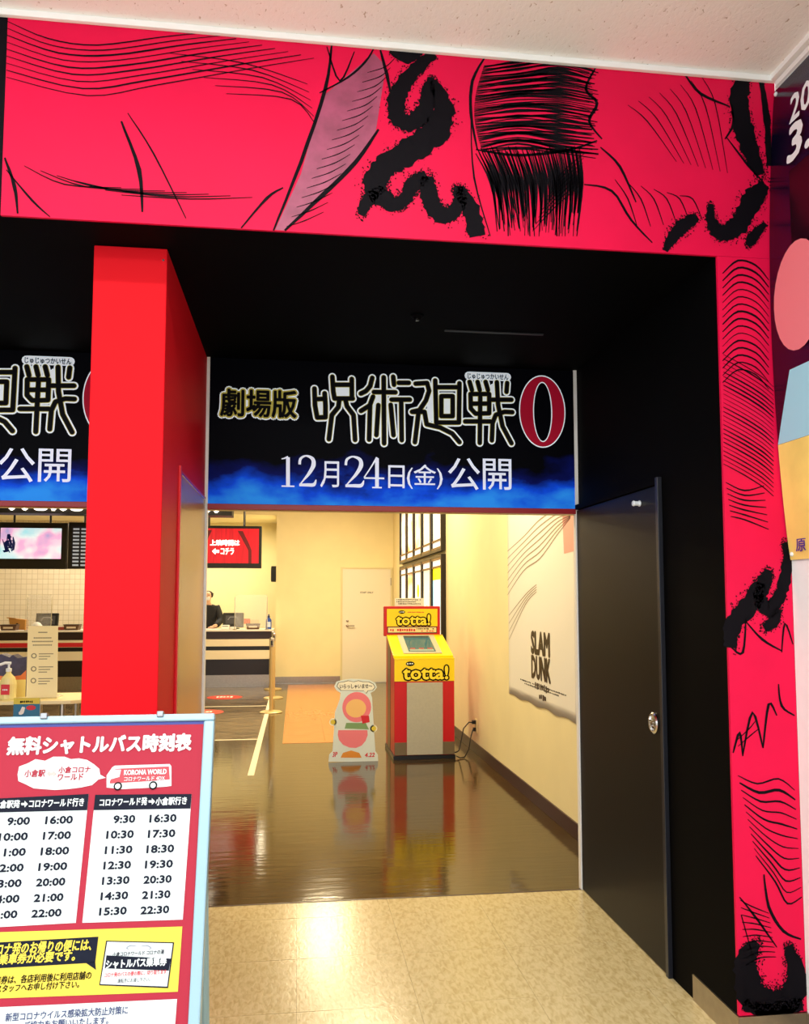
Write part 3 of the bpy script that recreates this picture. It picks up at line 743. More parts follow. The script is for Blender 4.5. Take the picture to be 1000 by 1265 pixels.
# console
c0 = Vector((KX0, KY0+.05, .952)); c1 = Vector((KX0, YH-.01, 1.128))
FC = Frame(c0, (1, 0, 0), c1-c0); CL = (c1-c0).length; WK = KX1-KX0
MB().fbox(FC, -.004, WK-.0, 0, CL, -.012, .014).build('console', KYEL, ki, bevel=.004)
MB().fbox(FC, .10, WK-.10, .05, CL-.04, .014, .024).build('screen_bezel', KGREY, ki, bevel=.003)
sc = MB().fbox(FC, .155, WK-.155, .085, CL-.075, .024, .026).build('touch_screen', mat('kiosk_screen', '2f5f70', .15, emit=.12), ki)
MB().fbox(FC, .165, WK-.165, CL-.13, CL-.09, .026, .0265).build('screen_bar', mat('screen_dark', '16303a', .3), sc)
MB().fbox(FC, .17, WK-.17, .10, .15, .026, .0265).build('screen_bar', mat('screen_pale', '8aa0a0', .3), sc)
for q in range(3): MB().fbox(FC, .18+.085*q, .23+.085*q, .155, .185, .026, .0265).build('screen_button', mat('screen_red', 'a03040', .3), sc)
for (a, q) in ((.02, .02), (WK-.025, .02), (.02, CL-.02), (WK-.025, CL-.02)):
    MB()._lathe(FC.pt(a, q, .014), [(.006, 0), (.005, .003)], 10, FC.n).build('screw', STEEL, ki)
# header
sub('header_box', KRED, ki, KX0-.03, KX1-.02, YH, KY1+.02, 1.125, 1.432, bevel=.006)
FH = Frame((0, YH, 0), (1, 0, 0), (0, 0, 1))
MB().rect(FH, KX0, KX1-.05, 1.225, 1.405, .0015).build('header_banner', KYEL, ki)
MB().rect(FH, KX0+.005, KX1-.055, 1.155, 1.222, .0015).build('header_strip_frame', PLBLACK, ki)
MB().rect(FH, KX0+.012, KX1-.062, 1.163, 1.214, .003).build('header_strip', mat('pale_orange_print', 'f6dca8', .5), ki)
scribble(FH, KX0+.03, KX1-.28, 1.174, 1.203, .004, REDTXT, ki, 11); scribble(FH, KX1-.27, KX1-.085, 1.192, 1.206, .004, TXTBLACK, ki, 10); scribble(FH, KX1-.25, KX1-.085, 1.170, 1.182, .004, REDTXT, ki, 6)
OUTL = [(.11, TXTBLACK, 'lettering_outline')]
text(FH, 'totta!', KX0+.10, KX1-.13, 1.240, 1.345, .003, KYEL2, ki, bold=.03, outline=OUTL)
b = MB(); b.ell(FH, KX0+.155, 1.372, .034, .017, .003, 18); b.build('small_cloud', TXTBLACK, ki)
scribble(FH, KX0+.130, KX0+.180, 1.366, 1.379, .004, WHITE, ki, 3)
scribble(FH, KX0+.20, KX0+.39, 1.364, 1.376, .003, REDTXT, ki, 14)
FK2 = Frame((0, KY0-.006, 0), (1, 0, 0), (0, 0, 1))
text(FK2, 'totta!', KX0+.085, KX1-.065, .748, .868, .0015, KYEL2, ki, bold=.03, outline=OUTL)
b = MB(); b.ell(FK2, KX0+.15, .893, .042, .022, .002, 18); b.build('small_cloud', TXTBLACK, ki)
scribble(FK2, KX0+.118, KX0+.182, .885, .901, .003, WHITE, ki, 3)
# paper note on the header
np_ = thing('paper_note', (KX0+.22, KY1-.03, 1.433), 'small white printed notice standing on top of the kiosk', 'notice')
FN = Frame((0, YH+.02, 0), (1, 0, 0), (0, 0, 1))
MB().fbox(FN, KX0+.085, KX0+.385, 1.432, 1.515, -.004, 0).build('card', PAPER, np_)
for q in range(3): scribble(FN, KX0+.10, KX0+.36-.05*(q == 1), 1.493-.021*q, 1.505-.021*q, .001, TXTBLACK, np_, 16-3*(q == 1))

# ------------------------------------------------------------------ cut-out board with speech bubble (plain stand-in artwork)
YD = 7.815
FD = Frame((0, YD, 0), (1, 0, 0), (0, 0, 1))
sd = thing('cutout_board', (.54, YD, 0), 'pale cut-out display board with speech bubble beside the kiosk', 'display board')
def dpx(p): return [FD.px(*q) for q in p]
out = [(406, 941), (407, 932), (411, 928), (414, 880), (420, 864), (421, 856), (416, 853), (413, 848), (416, 842), (424, 840), (434, 838.5), (446, 839), (457, 840), (464, 844), (466, 849), (463, 853), (458, 856), (460, 862), (461, 880), (464, 928), (467, 932), (467.5, 941)]
MB().prism(FD, dpx(out), -.006, 0).build('board', mat('cutout_pale_blue_print', 'dbe6e6', .3), sd)
o = MB().box(.50, .58, YD+.006, YD+.18, 0, .012).box(.53, .55, YD+.006, YD+.02, .012, .5).build('easel_leg', PAPER, sd)
cl = [(416, 848), (418, 843), (425, 842), (430, 840.5), (437, 842), (443, 840.5), (449, 842), (456, 842), (462, 845), (464, 849), (461, 853), (455, 853.5), (453, 857), (450, 853.5), (440, 853.5), (430, 853), (421, 853)]
MB().poly(FD, dpx(cl), .0008).build('speech_bubble_edge', mat('soft_grey_print', '55524c', .5), sd)
cx, cy = 440, 848
MB().poly(FD, dpx([(cx+(x-cx)*.965, cy+(y-cy)*.90) for x, y in cl]), .0016).build('speech_bubble', mat('cream_print', 'f4f1e2', .5), sd)
ptext(FD, 'いらっしゃいませ～', 420, 845, 460, 850.5, .003, TXTBLACK, sd, bold=.02)
PK = mat('cutout_pink_print', 'ee7f8c', .4); PE = mat('cutout_apricot_print', 'f5c47c', .4); GN = mat('cutout_green_print', '7da06a', .4)
b = MB(); b.ell(FD, *FD.px(441, 873.5), .135, .140, .0010, 28); b.build('pink_field', PK, sd)
b = MB(); b.ell(FD, *FD.px(440, 875), .095, .085, .0018, 22); b.build('apricot_disc', PE, sd)
b = MB(); b.poly(FD, dpx([(428, 893), (452, 893), (456, 901), (426, 900)]), .0012); b.build('green_band', GN, sd)
b = MB(); b.poly(FD, dpx([(418, 902), (454, 902), (454.5, 908), (452, 915), (447, 921), (440, 924), (432, 923.5), (424, 920), (419, 914), (417.5, 908)]), .0010); b.build('pink_field', PK, sd)
b = MB(); b.poly(FD, dpx([(446, 884), (456, 884), (457, 892), (448, 894)]), .002); b.build('red_patch', REDTXT, sd)
b = MB(); b.poly(FD, dpx([(421, 936), (424, 930), (434, 927), (444, 930), (447, 936)]), .0012); b.build('apricot_field', mat('cutout_orange_print', 'dd8f34', .4), sd)
for xx, yy in ((411.5, 892), (462, 900)):
    b = MB(); b.prism(FD, [(FD.px(xx, yy)[0]+.034*math.cos(t*math.pi/8), FD.px(xx, yy)[1]+.034*math.sin(t*math.pi/8)) for t in range(16)], -.006, .0); b.build('side_tab', mat('cutout_edge_white', 'eee9d0', .4), sd)
    b = MB(); b.ell(FD, *FD.px(xx, yy), .022, .022, .0012, 16); b.build('yellow_spot', YELLOW, sd)
ptext(FD, '4.22', 451, 930, 463, 935, .0015, REDTXT, sd, name='date_lettering', bold=.03, shear=.2)
ptext(FD, '3P', 411, 929, 417, 935, .0015, REDTXT, sd, name='mark_lettering', bold=.03, shear=.2)

# ------------------------------------------------------------------ queue area: tape, decals, stanchions
tp = MB().box(-.40, -.345, 7.32, 14.4, -.001, .0012).build('floor_tape', mat('white_floor_tape', 'f2ead0', .4)); tag(tp, 'long white tape line on the floor beside the stanchions', 'tape')
tp = MB().box(-2.6, -.405, 9.16, 9.20, -.001, .0012).build('floor_tape', mat('white_floor_tape', 'f2ead0', .4)); tag(tp, 'near white tape line crossing the black floor', 'tape')
tp = MB().box(-2.6, -.405, 12.0, 12.04, -.001, .0012).build('floor_tape', mat('white_floor_tape', 'f2ead0', .4)); tag(tp, 'far white tape line crossing the black floor', 'tape')
DEC = mat('red_floor_decal', 'd8402c', .3)
FG = Frame((0, 0, 0), (1, 0, 0), (0, 1, 0))
for (x, y, lb) in ((-1.08, 13.15, 'far round red floor decal before the counter'), (-1.22, 11.45, 'near round red floor decal beside the timetable board')):
    t = thing('floor_decal', (x, y, 0), lb, 'floor sticker', 'round floor stickers')
    MB().lathe((x, y, 0), [(.27, -.001), (.27, .0012)], 32).build('disc', DEC, t)
    scribble(FG, x-.13, x+.13, y-.08, y+.12, .002, PAPER, t, 5)
def stanchion(x, y, h, label, m=GOLD):
    t = thing('queue_stanchion', (x, y, 0), label, 'stanchion', 'queue stanchions')
    MB()._lathe((x, y, 0), [(.15, 0), (.15, .008), (.13, .018), (.03, .028), (.03, .04)], 28, Vector((0, 0, 1))).build('base', m, t)
    MB().lathe((x, y, .04), [(.026, 0), (.0262, h-.16)], 16).build('pole', m, t)
    MB()._lathe((x, y, h-.12), [(.034, 0), (.034, .10), (.028, .118), (.010, .122)], 16, Vector((0, 0, 1))).build('head', CHROME, t)
    sub('belt_slot', PLBLACK, t, x-.012, x+.012, y-.037, y+.037, h-.10, h-.04)
stanchion(-.32, 11.32, .99, 'gold queue stanchion nearest to the cut-out board')
stanchion(-.335, 12.95, .99, 'gold queue stanchion midway to the counter')
stanchion(-.375, 14.2, .97, 'gold queue stanchion by the counter end')
sx = aty(52, 800, 10.0).x
stanchion(sx, 10.0, 1.03, 'chrome topped queue stanchion carrying the red belt', STEEL)
stanchion(sx-1.9, 10.0, 1.03, 'chrome topped queue stanchion at the end of the red belt', STEEL)
bl = MB().box(sx-1.86, sx-.04, 9.997, 10.003, .955, 1.005).box(sx+.04, sx+1.2, 9.997, 10.003, .955, 1.005).build('barrier_belt', mat('red_webbing', 'c81018', .6)); tag(bl, 'red barrier belt between chrome stanchions', 'belt')

# ------------------------------------------------------------------ ticket counter
YC = 14.6
ct = thing('ticket_counter', (-3.4, YC, 0), 'long dark ticket counter with white top and cream bands', 'counter')
X0, X1 = -6.9, -.455
sub('countertop', mat('white_counter_top', 'f4ede0', .3), ct, X0, X1+.07, YC-.05, YC+.75, .955, .985, bevel=.004)
sub('upper_panel', DBROWN, ct, X0, X1+.03, YC, YC+.6, .825, .955)
sub('cream_band', CREAMLAM, ct, X0, X1, YC-.02, YC+.6, .70, .82, bevel=.003)
sub('black_gap', PLBLACK, ct, X0, X1, YC+.02, YC+.6, .63, .70)  # recessed black strip between the cream bands
sub('cream_band', CREAMLAM, ct, X0, X1, YC-.02, YC+.6, .478, .63, bevel=.003)
sub('lower_panel', mat('near_black_brown_laminate', '150a0a', .35), ct, X0, X1, YC, YC+.6, .21, .478)
sub('kick_plate', STEEL, ct, X0, X1, YC-.004, YC+.6, 0, .21)
ZT = .985

# things on the counter
def cpx(x, Y): return aty(x, 776, Y).x
def pos_terminal(x0, x1, Y, h, label):
    t = thing('register_screen', ((x0+x1)/2, Y, ZT), label, 'monitor', 'register screens on the ticket counter')
    cx = (x0+x1)/2
    MB().lathe((cx, Y+.05, ZT), [(.11, 0), (.11, .012), (.03, .02), (.028, .06)], 20).build('foot', PLBLACK, t)
    F = Frame((cx, Y, ZT+.03), (1, 0, 0), (0, .22, 1))
    w_ = (x1-x0)/2
    MB().fbox(F, -w_, w_, 0, h-.03, -.05, 0).build('housing', PLBLACK, t, bevel=.01)
    MB().fbox(F, -w_+.05, w_-.05, .06, h-.08, 0, .004).build('back_panel', mat('dark_grey_plastic', '44444c', .3), t, bevel=.002)
    MB().tube([F.pt(-w_+.09, h*.45, .006), F.pt(-w_*.3, h*.62, .012), F.pt(w_*.3, h*.62, .012), F.pt(w_-.09, h*.45, .006)], .007, 8).build('cable_clip', mat('light_grey_plastic', '9a9aa2', .3), t)
    return t
YI = 14.96
pos_terminal(cpx(275, YI), cpx(301, YI), YI, .29, 'black register screen beside the blue bottle')
pos_terminal(cpx(43, YI), cpx(71, YI), YI, .29, 'black register screen beside the white telephone')
def acrylic(x, Y, w_, label):
    t = thing('acrylic_screen', (x, Y, ZT), label, 'screen', 'clear acrylic screens on the counter')
    for s in (0, w_): MB().lathe((x+s, Y, ZT), [(.007, 0), (.0071, .56)], 8).build('post', CHROME, t)
    MB().lathe((x, Y, ZT), [(.04, 0), (.0401, .012)], 14).build('foot', CHROME, t)
    MB().lathe((x+w_, Y, ZT), [(.04, 0), (.0401, .012)], 14).build('foot', CHROME, t)
    sub('panel', ACR, t, x+.01, x+w_-.01, Y-.002, Y+.002, ZT+.04, ZT+.60)
ACR = bpy.data.materials.new('clear_acrylic'); ACR.use_nodes = True
nt = ACR.node_tree; nt.nodes.clear()
_o = nt.nodes.new('ShaderNodeOutputMaterial'); _m = nt.nodes.new('ShaderNodeMixShader'); _t = nt.nodes.new('ShaderNodeBsdfTransparent'); _g = nt.nodes.new('ShaderNodeBsdfPrincipled')
_g.inputs['Roughness'].default_value = .05; _g.inputs['Base Color'].default_value = (1, 1, 1, 1)
_m.inputs[0].default_value = .14
nt.links.new(_t.outputs[0], _m.inputs[1]); nt.links.new(_g.outputs[0], _m.inputs[2]); nt.links.new(_m.outputs[0], _o.inputs[0])
acrylic(cpx(290, 14.58), 14.58, cpx(330, 14.58)-cpx(290, 14.58), 'clear acrylic screen before the cream side wall')
acrylic(cpx(33, 14.58), 14.58, cpx(63, 14.58)-cpx(33, 14.58), 'clear acrylic screen before the white telephone')
def tray(x, Y, w_, label):
    t = thing('change_tray', (x, Y, ZT), label, 'tray', 'brown trays on the counter')
    F = Frame((x, Y, ZT), (1, 0, 0), (0, 0, 1))
    h = .085
    MB().prism(F, [(-w_*.42, 0), (w_*.42, 0), (w_*.5, h), (-w_*.5, h)], -.18, 0).build('basket', mat('brown_wicker', '5a3a20', .6, bump=.3, bscale=120), t)
    MB().prism(F, [(-w_*.52, h), (w_*.52, h), (w_*.52, h+.012), (-w_*.52, h+.012)], -.185, .005).build('rim', mat('dark_brown_wicker', '3a2414', .5), t)
    MB().rect(F, -w_*.3, w_*.3, h*.35, h*.7, .008).build('label_card', mat('pale_card', 'd8c8b0', .6), t)
YT = 14.68
tray(cpx(312.5, YT), YT, .235, 'brown wicker tray under the orange card stand')
tray(cpx(10, YT), YT, .26, 'brown wicker tray before the kraft box')
tray(cpx(88, YT), YT, .25, 'brown wicker tray nearest to the red pillar')
x = cpx(312, 14.9)
cs = thing('card_stand', (x, 14.93, ZT), 'orange and cream card stand behind a wicker tray', 'card stand')
MB().box(x-.11, x+.12, 14.91, 14.95, ZT, ZT+.17).build('holder', mat('cream_card', 'f2dfa8', .5), cs, bevel=.003)
MB().box(x-.15, x-.04, 14.905, 14.909, ZT+.09, ZT+.18).build('orange_card', mat('orange_card', 'e0602c', .5), cs)
x = cpx(332, YT)
bt = thing('spray_bottle', (x, YT+.02, ZT), 'blue plastic spray bottle at the counter end', 'bottle')
MB()._lathe((x, YT+.02, ZT), [(.045, 0), (.05, .01), (.05, .16), (.03, .19), (.02, .20)], 18, Vector((0, 0, 1))).build('bottle_body', mat('blue_plastic', '2a50a8', .25), bt, smooth=False)
MB()._lathe((x, YT+.02, ZT+.20), [(.022, 0), (.022, .03), (.012, .035), (.012, .06)], 14, Vector((0, 0, 1))).build('cap', mat('dark_blue_plastic', '1a2c60', .3), bt)
MB().box(x-.034, x+.034, YT-.034, YT-.028, ZT+.04, ZT+.13).build('label_sticker', mat('pale_blue_label', 'cfdcf0', .5), bt)
x = cpx(280, YT+.03)
pr = thing('receipt_printer', (x, YT+.06, ZT), 'small white receipt printer beside a black register screen', 'printer')
MB().box(x-.09, x+.05, YT-.02, YT+.14, ZT, ZT+.075).build('printer_body', mat('white_plastic', 'eceae4', .35), pr, bevel=.012)
MB().box(x-.07, x+.03, YT-.022, YT-.018, ZT+.05, ZT+.06).build('paper_slot', PLBLACK, pr)
MB().box(x+.06, x+.16, YT+.0, YT+.10, ZT, ZT+.045).build('side_tray', mat('white_plastic', 'eceae4', .35), pr, bevel=.006)
x = cpx(45, YT+.04)
ph = thing('telephone', (x, YT+.06, ZT), 'rounded white telephone on the left part of the counter', 'telephone')
MB()._lathe((x, YT+.06, ZT), [(.085, 0), (.095, .02), (.085, .08), (.05, .125), (.01, .14)], 20, Vector((0, 0, 1))).build('telephone_body', mat('white_plastic', 'eceae4', .35), ph, smooth=True)
MB().box(x+.09, x+.15, YT+.02, YT+.10, ZT, ZT+.06).build('handset', mat('white_plastic', 'eceae4', .35), ph, bevel=.01)
x = cpx(21, YI)
kb = thing('kraft_box', (x, YI+.05, ZT), 'open brown cardboard box on the ticket counter', 'box')
F = Frame((x, YI, ZT), (1, 0, 0), (0, 0, 1)); KB = mat('kraft_cardboard', 'b8843c', .7)
MB().prism(F, [(-.11, 0), (.13, 0), (.13, .17), (-.14, .20)], -.16, 0).build('carton', KB, kb, bevel=.002)
MB().prism(F, [(-.16, .20), (-.02, .19), (-.02, .20), (-.17, .215)], -.02, .03).build('flap', KB, kb)
MB().ell(F, .0, .09, .025, .025, .001, 14).build('round_mark', DBROWN, kb)
x = cpx(75, YT)
pad = MB().box(x-.05, x+.05, YT, YT+.14, ZT, ZT+.055).build('card_reader', mat('red_brown_plastic', '8a3020', .4), bevel=.008); tag(pad, 'small red-brown card reader between tray and register', 'card reader')

# monitors above the counter
YM = 13.85
def screen(name, b, Y, label, m, frame=.045):
    x0, z1 = aty(b[0], b[1], Y).x, aty(b[0], b[1], Y).z; x1, z0 = aty(b[2], b[3], Y).x, aty(b[2], b[3], Y).z
    t = thing(name, ((x0+x1)/2, Y, z0), label, 'monitor', 'monitors hung above the counter')
    MB().box(x0, x1, Y, Y+.10, z0, z1).build('housing', PLBLACK, t, bevel=.01)
    F = Frame((0, Y, 0), (1, 0, 0), (0, 0, 1))
    s = MB().fbox(F, x0+frame, x1-frame, z0+frame*1.8, z1-frame, 0, .004).build('display', m, t)
    for q in (.25, .75):
        xx = x0+(x1-x0)*q
        MB().tube([(xx, Y+.05, z1-.02), (xx, Y+.05, ZL)], .018, 8).build('hanger', PLBLACK, t)
    return t, F, (x0+frame, x1-frame, z0+frame*1.8, z1-frame), s
REDS = mat('red_curtain_screen', 'b40a1e', .3, emit=.75, noise=.35, nscale=9, stretch=(3, 1, .25))
t, F, (x0, x1, z0, z1), s = screen('hanging_monitor', (236, 649, 323, 702), YM, 'hung monitor showing white lettering on red curtains', REDS)
WL = mat('lit_white_lettering', 'ffffff', .4, emit=1.0)
ptext(F, '上映時間は', 260, 667, 296, 674, .006, WL, t, bold=.05)
ptext(F, 'コチラ', 273, 677, 289, 685, .006, WL, t, bold=.05)
b = MB(); b.poly(F, [F.px(*p) for p in [(262, 681), (266.5, 677), (266.5, 679.3), (271, 679.3), (271, 683), (266.5, 683), (266.5, 685.3)]], .006); b.build('arrow', WL, t)
DKC = mat('dark_curtain_print', '5a0812', .4, emit=.35)
b = MB(); b.poly(F, [F.px(*p) for p in [(294, 656), (300, 656), (308, 672), (311, 680), (311, 696), (307, 696), (307, 680)]], .005); b.build('curtain_fold', DKC, t)
b = MB(); b.poly(F, [F.px(*p) for p in [(250, 655), (262, 655), (256, 668), (250, 676)]], .005); b.build('curtain_fold', DKC, t)
MS = mat('pastel_trailer_screen', 'c8d8f4', .3, emit=.8)
def pastel():
    nt = MS.node_tree; b = nt.nodes['Principled BSDF']
    tc = nt.nodes.new('ShaderNodeTexCoord'); n = nt.nodes.new('ShaderNodeTexNoise'); n.inputs['Scale'].default_value = 2.4; n.inputs['Detail'].default_value = 2
    cr = nt.nodes.new('ShaderNodeValToRGB'); e = cr.color_ramp.elements
    e[0].position = .32; e[0].color = lin('a8e4f4'); e[1].position = .66; e[1].color = lin('8ea0d8')
    k = e.new(.45); k.color = lin('dff0f8'); k = e.new(.54); k.color = lin('f2b4e0')
    nt.links.new(tc.outputs['Object'], n.inputs['Vector']); nt.links.new(n.outputs[0], cr.inputs[0]); nt.links.new(cr.outputs[0], b.inputs['Emission Color']); nt.links.new(cr.outputs[0], b.inputs['Base Color'])
pastel()
t, F, (x0, x1, z0, z1), s = screen('hanging_monitor', (-6, 645, 82, 703), YM, 'hung monitor showing a pastel pink and blue picture', MS, .09)
INKS = mat('screen_navy_flourish', '24306e', .4, emit=.2)
b = MB()
for i in range(9): b.ribbon(F, [F.px(2+random.uniform(0, 16), 660+random.uniform(0, 24)) for _ in range(3)], [.004, .022, .006], .006)
b.build('flourish', INKS, t)
t, F, (x0, x1, z0, z1), s = screen('hanging_monitor', (85, 645, 160, 703), YM, 'hung monitor showing a dark timetable list beside the pillar', mat('dark_list_screen', '10141e', .3, emit=.3), .06)
b = MB()
for i in range(11):
    zz = z1-.05-i*.058
    b.rect(F, x0+.015, x0+.11, zz-.016, zz+.012, .006).rect(F, x0+.14, x0+.36-.03*(i % 3), zz-.016, zz+.012, .006)
b.build('list_lines', mat('dim_screen_text', 'aab4c0', .4, emit=.5), t, kind='stuff')

# dark light trough under the lobby ceiling
YG = 12.9
def trough(x0, x1, lamps, label):
    zt0, zt1 = aty(50, 634, YG).z, aty(50, 618, YG).z
    t = thing('light_trough', ((x0+x1)/2, YG, zt0), label, 'light fitting', 'dark light troughs over the queue')
    MB().box(x0, x1, YG, YG+.35, zt0, ZL).build('housing', mat('dark_grey_trough', '1c1c20', .5), t)
    for xa, xb in lamps:
        a, c = aty(xa, 626, YG).x, aty(xb, 626, YG).x
        F = Frame((0, YG, 0), (1, 0, 0), (0, 0, 1)); r = .07; zc = aty(50, 625, YG).z
        pts = [(a+r-r*math.sin(q*math.pi/8), zc+r*math.cos(q*math.pi/8)) for q in range(9)]+[(c-r+r*math.sin(q*math.pi/8), zc-r*math.cos(q*math.pi/8)) for q in range(9)]
        MB().prism(F, pts, 0, .03).build('lamp', mat('lit_lamp_glass', 'fff8ea', .4, emit=2.5), t)
trough(-6.5, aty(118, 626, YG).x, [(10, 20), (26, 36), (41, 60), (62, 71), (73, 84), (86, 104)], 'dark light trough with six bright lamps left of the pillar')
trough(aty(236, 626, YG).x, aty(287, 626, YG).x, [(252, 261), (263, 272)], 'short dark light trough over the red curtain monitor')
# speaker on the alcove side wall, banner
sp_ = thing('wall_speaker', (XA, 15.9, 1.9), 'small black wall speaker at the alcove edge', 'speaker')
p = atx(340, 713, XA)
MB().box(XA-.10, XA, 15.5, 15.66, 1.83, 2.12).build('cabinet', PLBLACK, sp_, bevel=.01)
MB().box(XA-.105, XA-.10, 15.52, 15.64, 1.86, 2.09).build('grille', mat('dark_grey_plastic', '44444c', .3), sp_)
sp_.location = (XA, 15.58, 1.83)
for c in sp_.children: c.location = Vector((0, 15.9-15.58, 1.9-1.83))
bx = aty(103, 715, 14.9).x
bn = thing('vertical_banner', (bx, 15.0, 0), 'narrow orange vertical banner on a pole beside the red pillar', 'banner')
MB().lathe((bx-.05, 15.45, 0), [(.012, 0), (.0121, 2.2)], 8).build('pole', CHROME, bn)
MB().lathe((bx-.05, 15.45, 0), [(.14, 0), (.139, .02)], 18).build('foot', PLBLACK, bn)
MB().box(bx-.04, bx+.40, 15.448, 15.452, 1.66, 2.16).build('cloth', mat('orange_cloth', 'e2641c', .6), bn)
FBn = Frame((0, 15.447, 0), (1, 0, 0), (0, 0, 1))
b = MB()
for i in range(4): b.ell(FBn, bx+.06, 2.08-.12*i, .045, .04, .002, 12)
b.build('white_marks', PAPER, bn)

# ------------------------------------------------------------------ sanitizer table inside the further opening
YTb = 5.0
zt = .925
tb = thing('sanitizer_table', (-1.75, YTb+.2, 0), 'cream topped table just inside the further opening', 'table')
F = Frame((0, 0, zt), (1, 0, 0), (0, 1, 0))
ys0 = YTb
xr = aty(101, 858, YTb).x
MB().prism(F, [(-2.6, ys0), (xr-.06, ys0), (xr-.015, ys0+.03), (xr, ys0+.08), (xr, ys0+.42), (-2.6, ys0+.42)], -.022, 0).build('table_top', mat('cream_table_top', 'efe0a8', .35), tb, bevel=.004)
for lx in (-2.5, xr-.12):
    for ly in (ys0+.06, ys0+.36): MB().tube([(lx, ly, 0), (lx, ly, zt-.022)], .016, 10).build('leg', STEEL, tb)
sub('rail', STEEL, tb, -2.5, xr-.12, ys0+.34, ys0+.36, .30, .325)
# notice
FNt = Frame((0, YTb+.12, zt), (1, 0, 0), (-.10, .30, 1))
nt_ = thing('notice_stand', (aty(54, 853, YTb+.1).x, YTb+.12, zt), 'tilted cream paper notice standing on the table', 'notice')
n0, n1 = FNt.px(35, 853), FNt.px(73, 800)
nw0, nw1 = FNt.px(34, 850)[0], FNt.px(72, 850)[0]; nh = FNt.px(55, 801)[1]
MB().fbox(FNt, nw0, nw1, .004, nh, -.004, 0).build('sheet', mat('pale_yellow_paper', 'f3e6b0', .5), nt_)
GT = mat('grey_print', '8a8264', .6)
b = MB(); wN = nw1-nw0
def nbar(u0, u1, v, h=.006): b.rect(FNt, nw0+wN*u0, nw0+wN*u1, nh*v, nh*v+h, .001)
nbar(.35, .65, .90)
for v, u0, u1 in ((.82, .2, .8), (.77, .15, .85), (.72, .18, .82)):
    for q in range(12): nbar(u0+(u1-u0)*q/12, u0+(u1-u0)*(q+.7)/12, v, .008)
for v in (.56, .38, .22):
    for q in range(3): nbar(.38, .86-.1*q, v+.04-.035*q, .005)
b.build('printed_lines', GT, nt_, kind='stuff')
for v in (.58, .40, .24):
    b = MB(); b.ring(FNt, nw0+wN*.22, nh*v, .016, .016, .010, .010, .001, 18); b.build('icon', GT, nt_)
MB().box(nw0*0+nt_.location.x-.07, nt_.location.x+.07, YTb+.13, YTb+.25, zt, zt+.008).build('stand_foot', mat('clear_foot', 'd8d8c8', .2), nt_)
# boxed display behind the bottle
px0, px1 = aty(-10, 840, YTb+.22).x, aty(32, 840, YTb+.22).x; zb0, zb1 = zt, aty(10, 808, YTb+.22).z
FBx = Frame((0, YTb+.22, zt), (1, 0, 0), (0, 0, 1))
hb = zb1-zb0
bxd = thing('leaflet_box', ((px0+px1)/2, YTb+.25, zt), 'leaflet box with a dark purple and orange picture on the table', 'box')
xm = (px0+px1)/2
wav = [(px0, 0), (px1, 0), (px1, hb*.93), (px1-.05, hb*.90), (px1-.08, hb*.98), (xm, hb*.92), (xm-.05, hb), (px0, hb*.93)]
MB().prism(FBx, wav, -.10, 0).build('carton', mat('dark_violet_card', '3a3350', .5, noise=.5, nscale=18), bxd)
MB().rect(FBx, px0, px1, 0, hb*.40, .0012).build('pale_band', mat('cream_yellow_card', 'f4e08c', .5), bxd)
MB().poly(FBx, [(px0, hb*.40), (px1, hb*.40), (px1, hb*.62), (px1-.03, hb*.50), (xm, hb*.47), (px0, hb*.52)], .0012).build('orange_band', mat('orange_print', 'e0793a', .5), bxd)
# pump bottle
bxp = aty(9, 860, YTb+.08).x
pb = thing('pump_bottle', (bxp, YTb+.09, zt), 'clear yellow sanitizer pump bottle with red label', 'bottle')
MB()._lathe((bxp, YTb+.09, zt), [(.040, 0), (.044, .008), (.046, .09), (.036, .125), (.014, .150), (.014, .16)], 20, Vector((0, 0, 1))).build('bottle_body', mat('pale_yellow_liquid_bottle', 'eadf9a', .15), pb, smooth=False)
MB()._lathe((bxp, YTb+.09, zt+.16), [(.016, 0), (.016, .018), (.006, .02), (.006, .045)], 14, Vector((0, 0, 1))).build('pump_collar', WHITE, pb)
MB().tube([(bxp+.012, YTb+.09, zt+.208), (bxp-.02, YTb+.085, zt+.21), (bxp-.045, YTb+.075, zt+.200)], .008, 10).build('nozzle', WHITE, pb)
Fp = Frame((bxp, YTb+.042, zt), (1, 0, 0), (0, 0, 1))
MB().fbox(Fp, -.024, .022, .032, .090, -.004, 0).build('label_sticker', REDTXT, pb)
scribble(Fp, -.015, .013, .054, .066, .001, WHITE, pb, 4)
# hanging card
FSh = Frame((0, YTb-.004, 0), (1, 0, 0), (0, 0, 1))
a0, z1 = FSh.px(17, 862.5); a1, z0 = FSh.px(48.5, 889)
hc = thing('hanging_card', ((a0+a1)/2, YTb-.004, z0), 'small blue and yellow card hung from the table edge', 'card')
MB().fbox(FSh, a0, a1, z0, z1, -.003, 0).build('card', mat('teal_blue_card', '1f6f94', .5), hc)
MB().rect(FSh, a0, a1, z1-.034, z1, .001).build('yellow_band', YELLOW, hc)
scribble(FSh, a0+.035, a1-.035, z1-.028, z1-.014, .002, TXTBLACK, hc, 7)
b = MB(); b.ell(FSh, a0+.095, z1-.055, .026, .014, .001, 18); b.build('red_spot', REDTXT, hc)
b = MB(); b.ribbon(FSh, [(a0+.03, z1-.085), (a0+.045, z1-.08), (a0+.055, z1-.05)], [.006, .012, .008], .001); b.build('pale_figure', PAPER, hc)

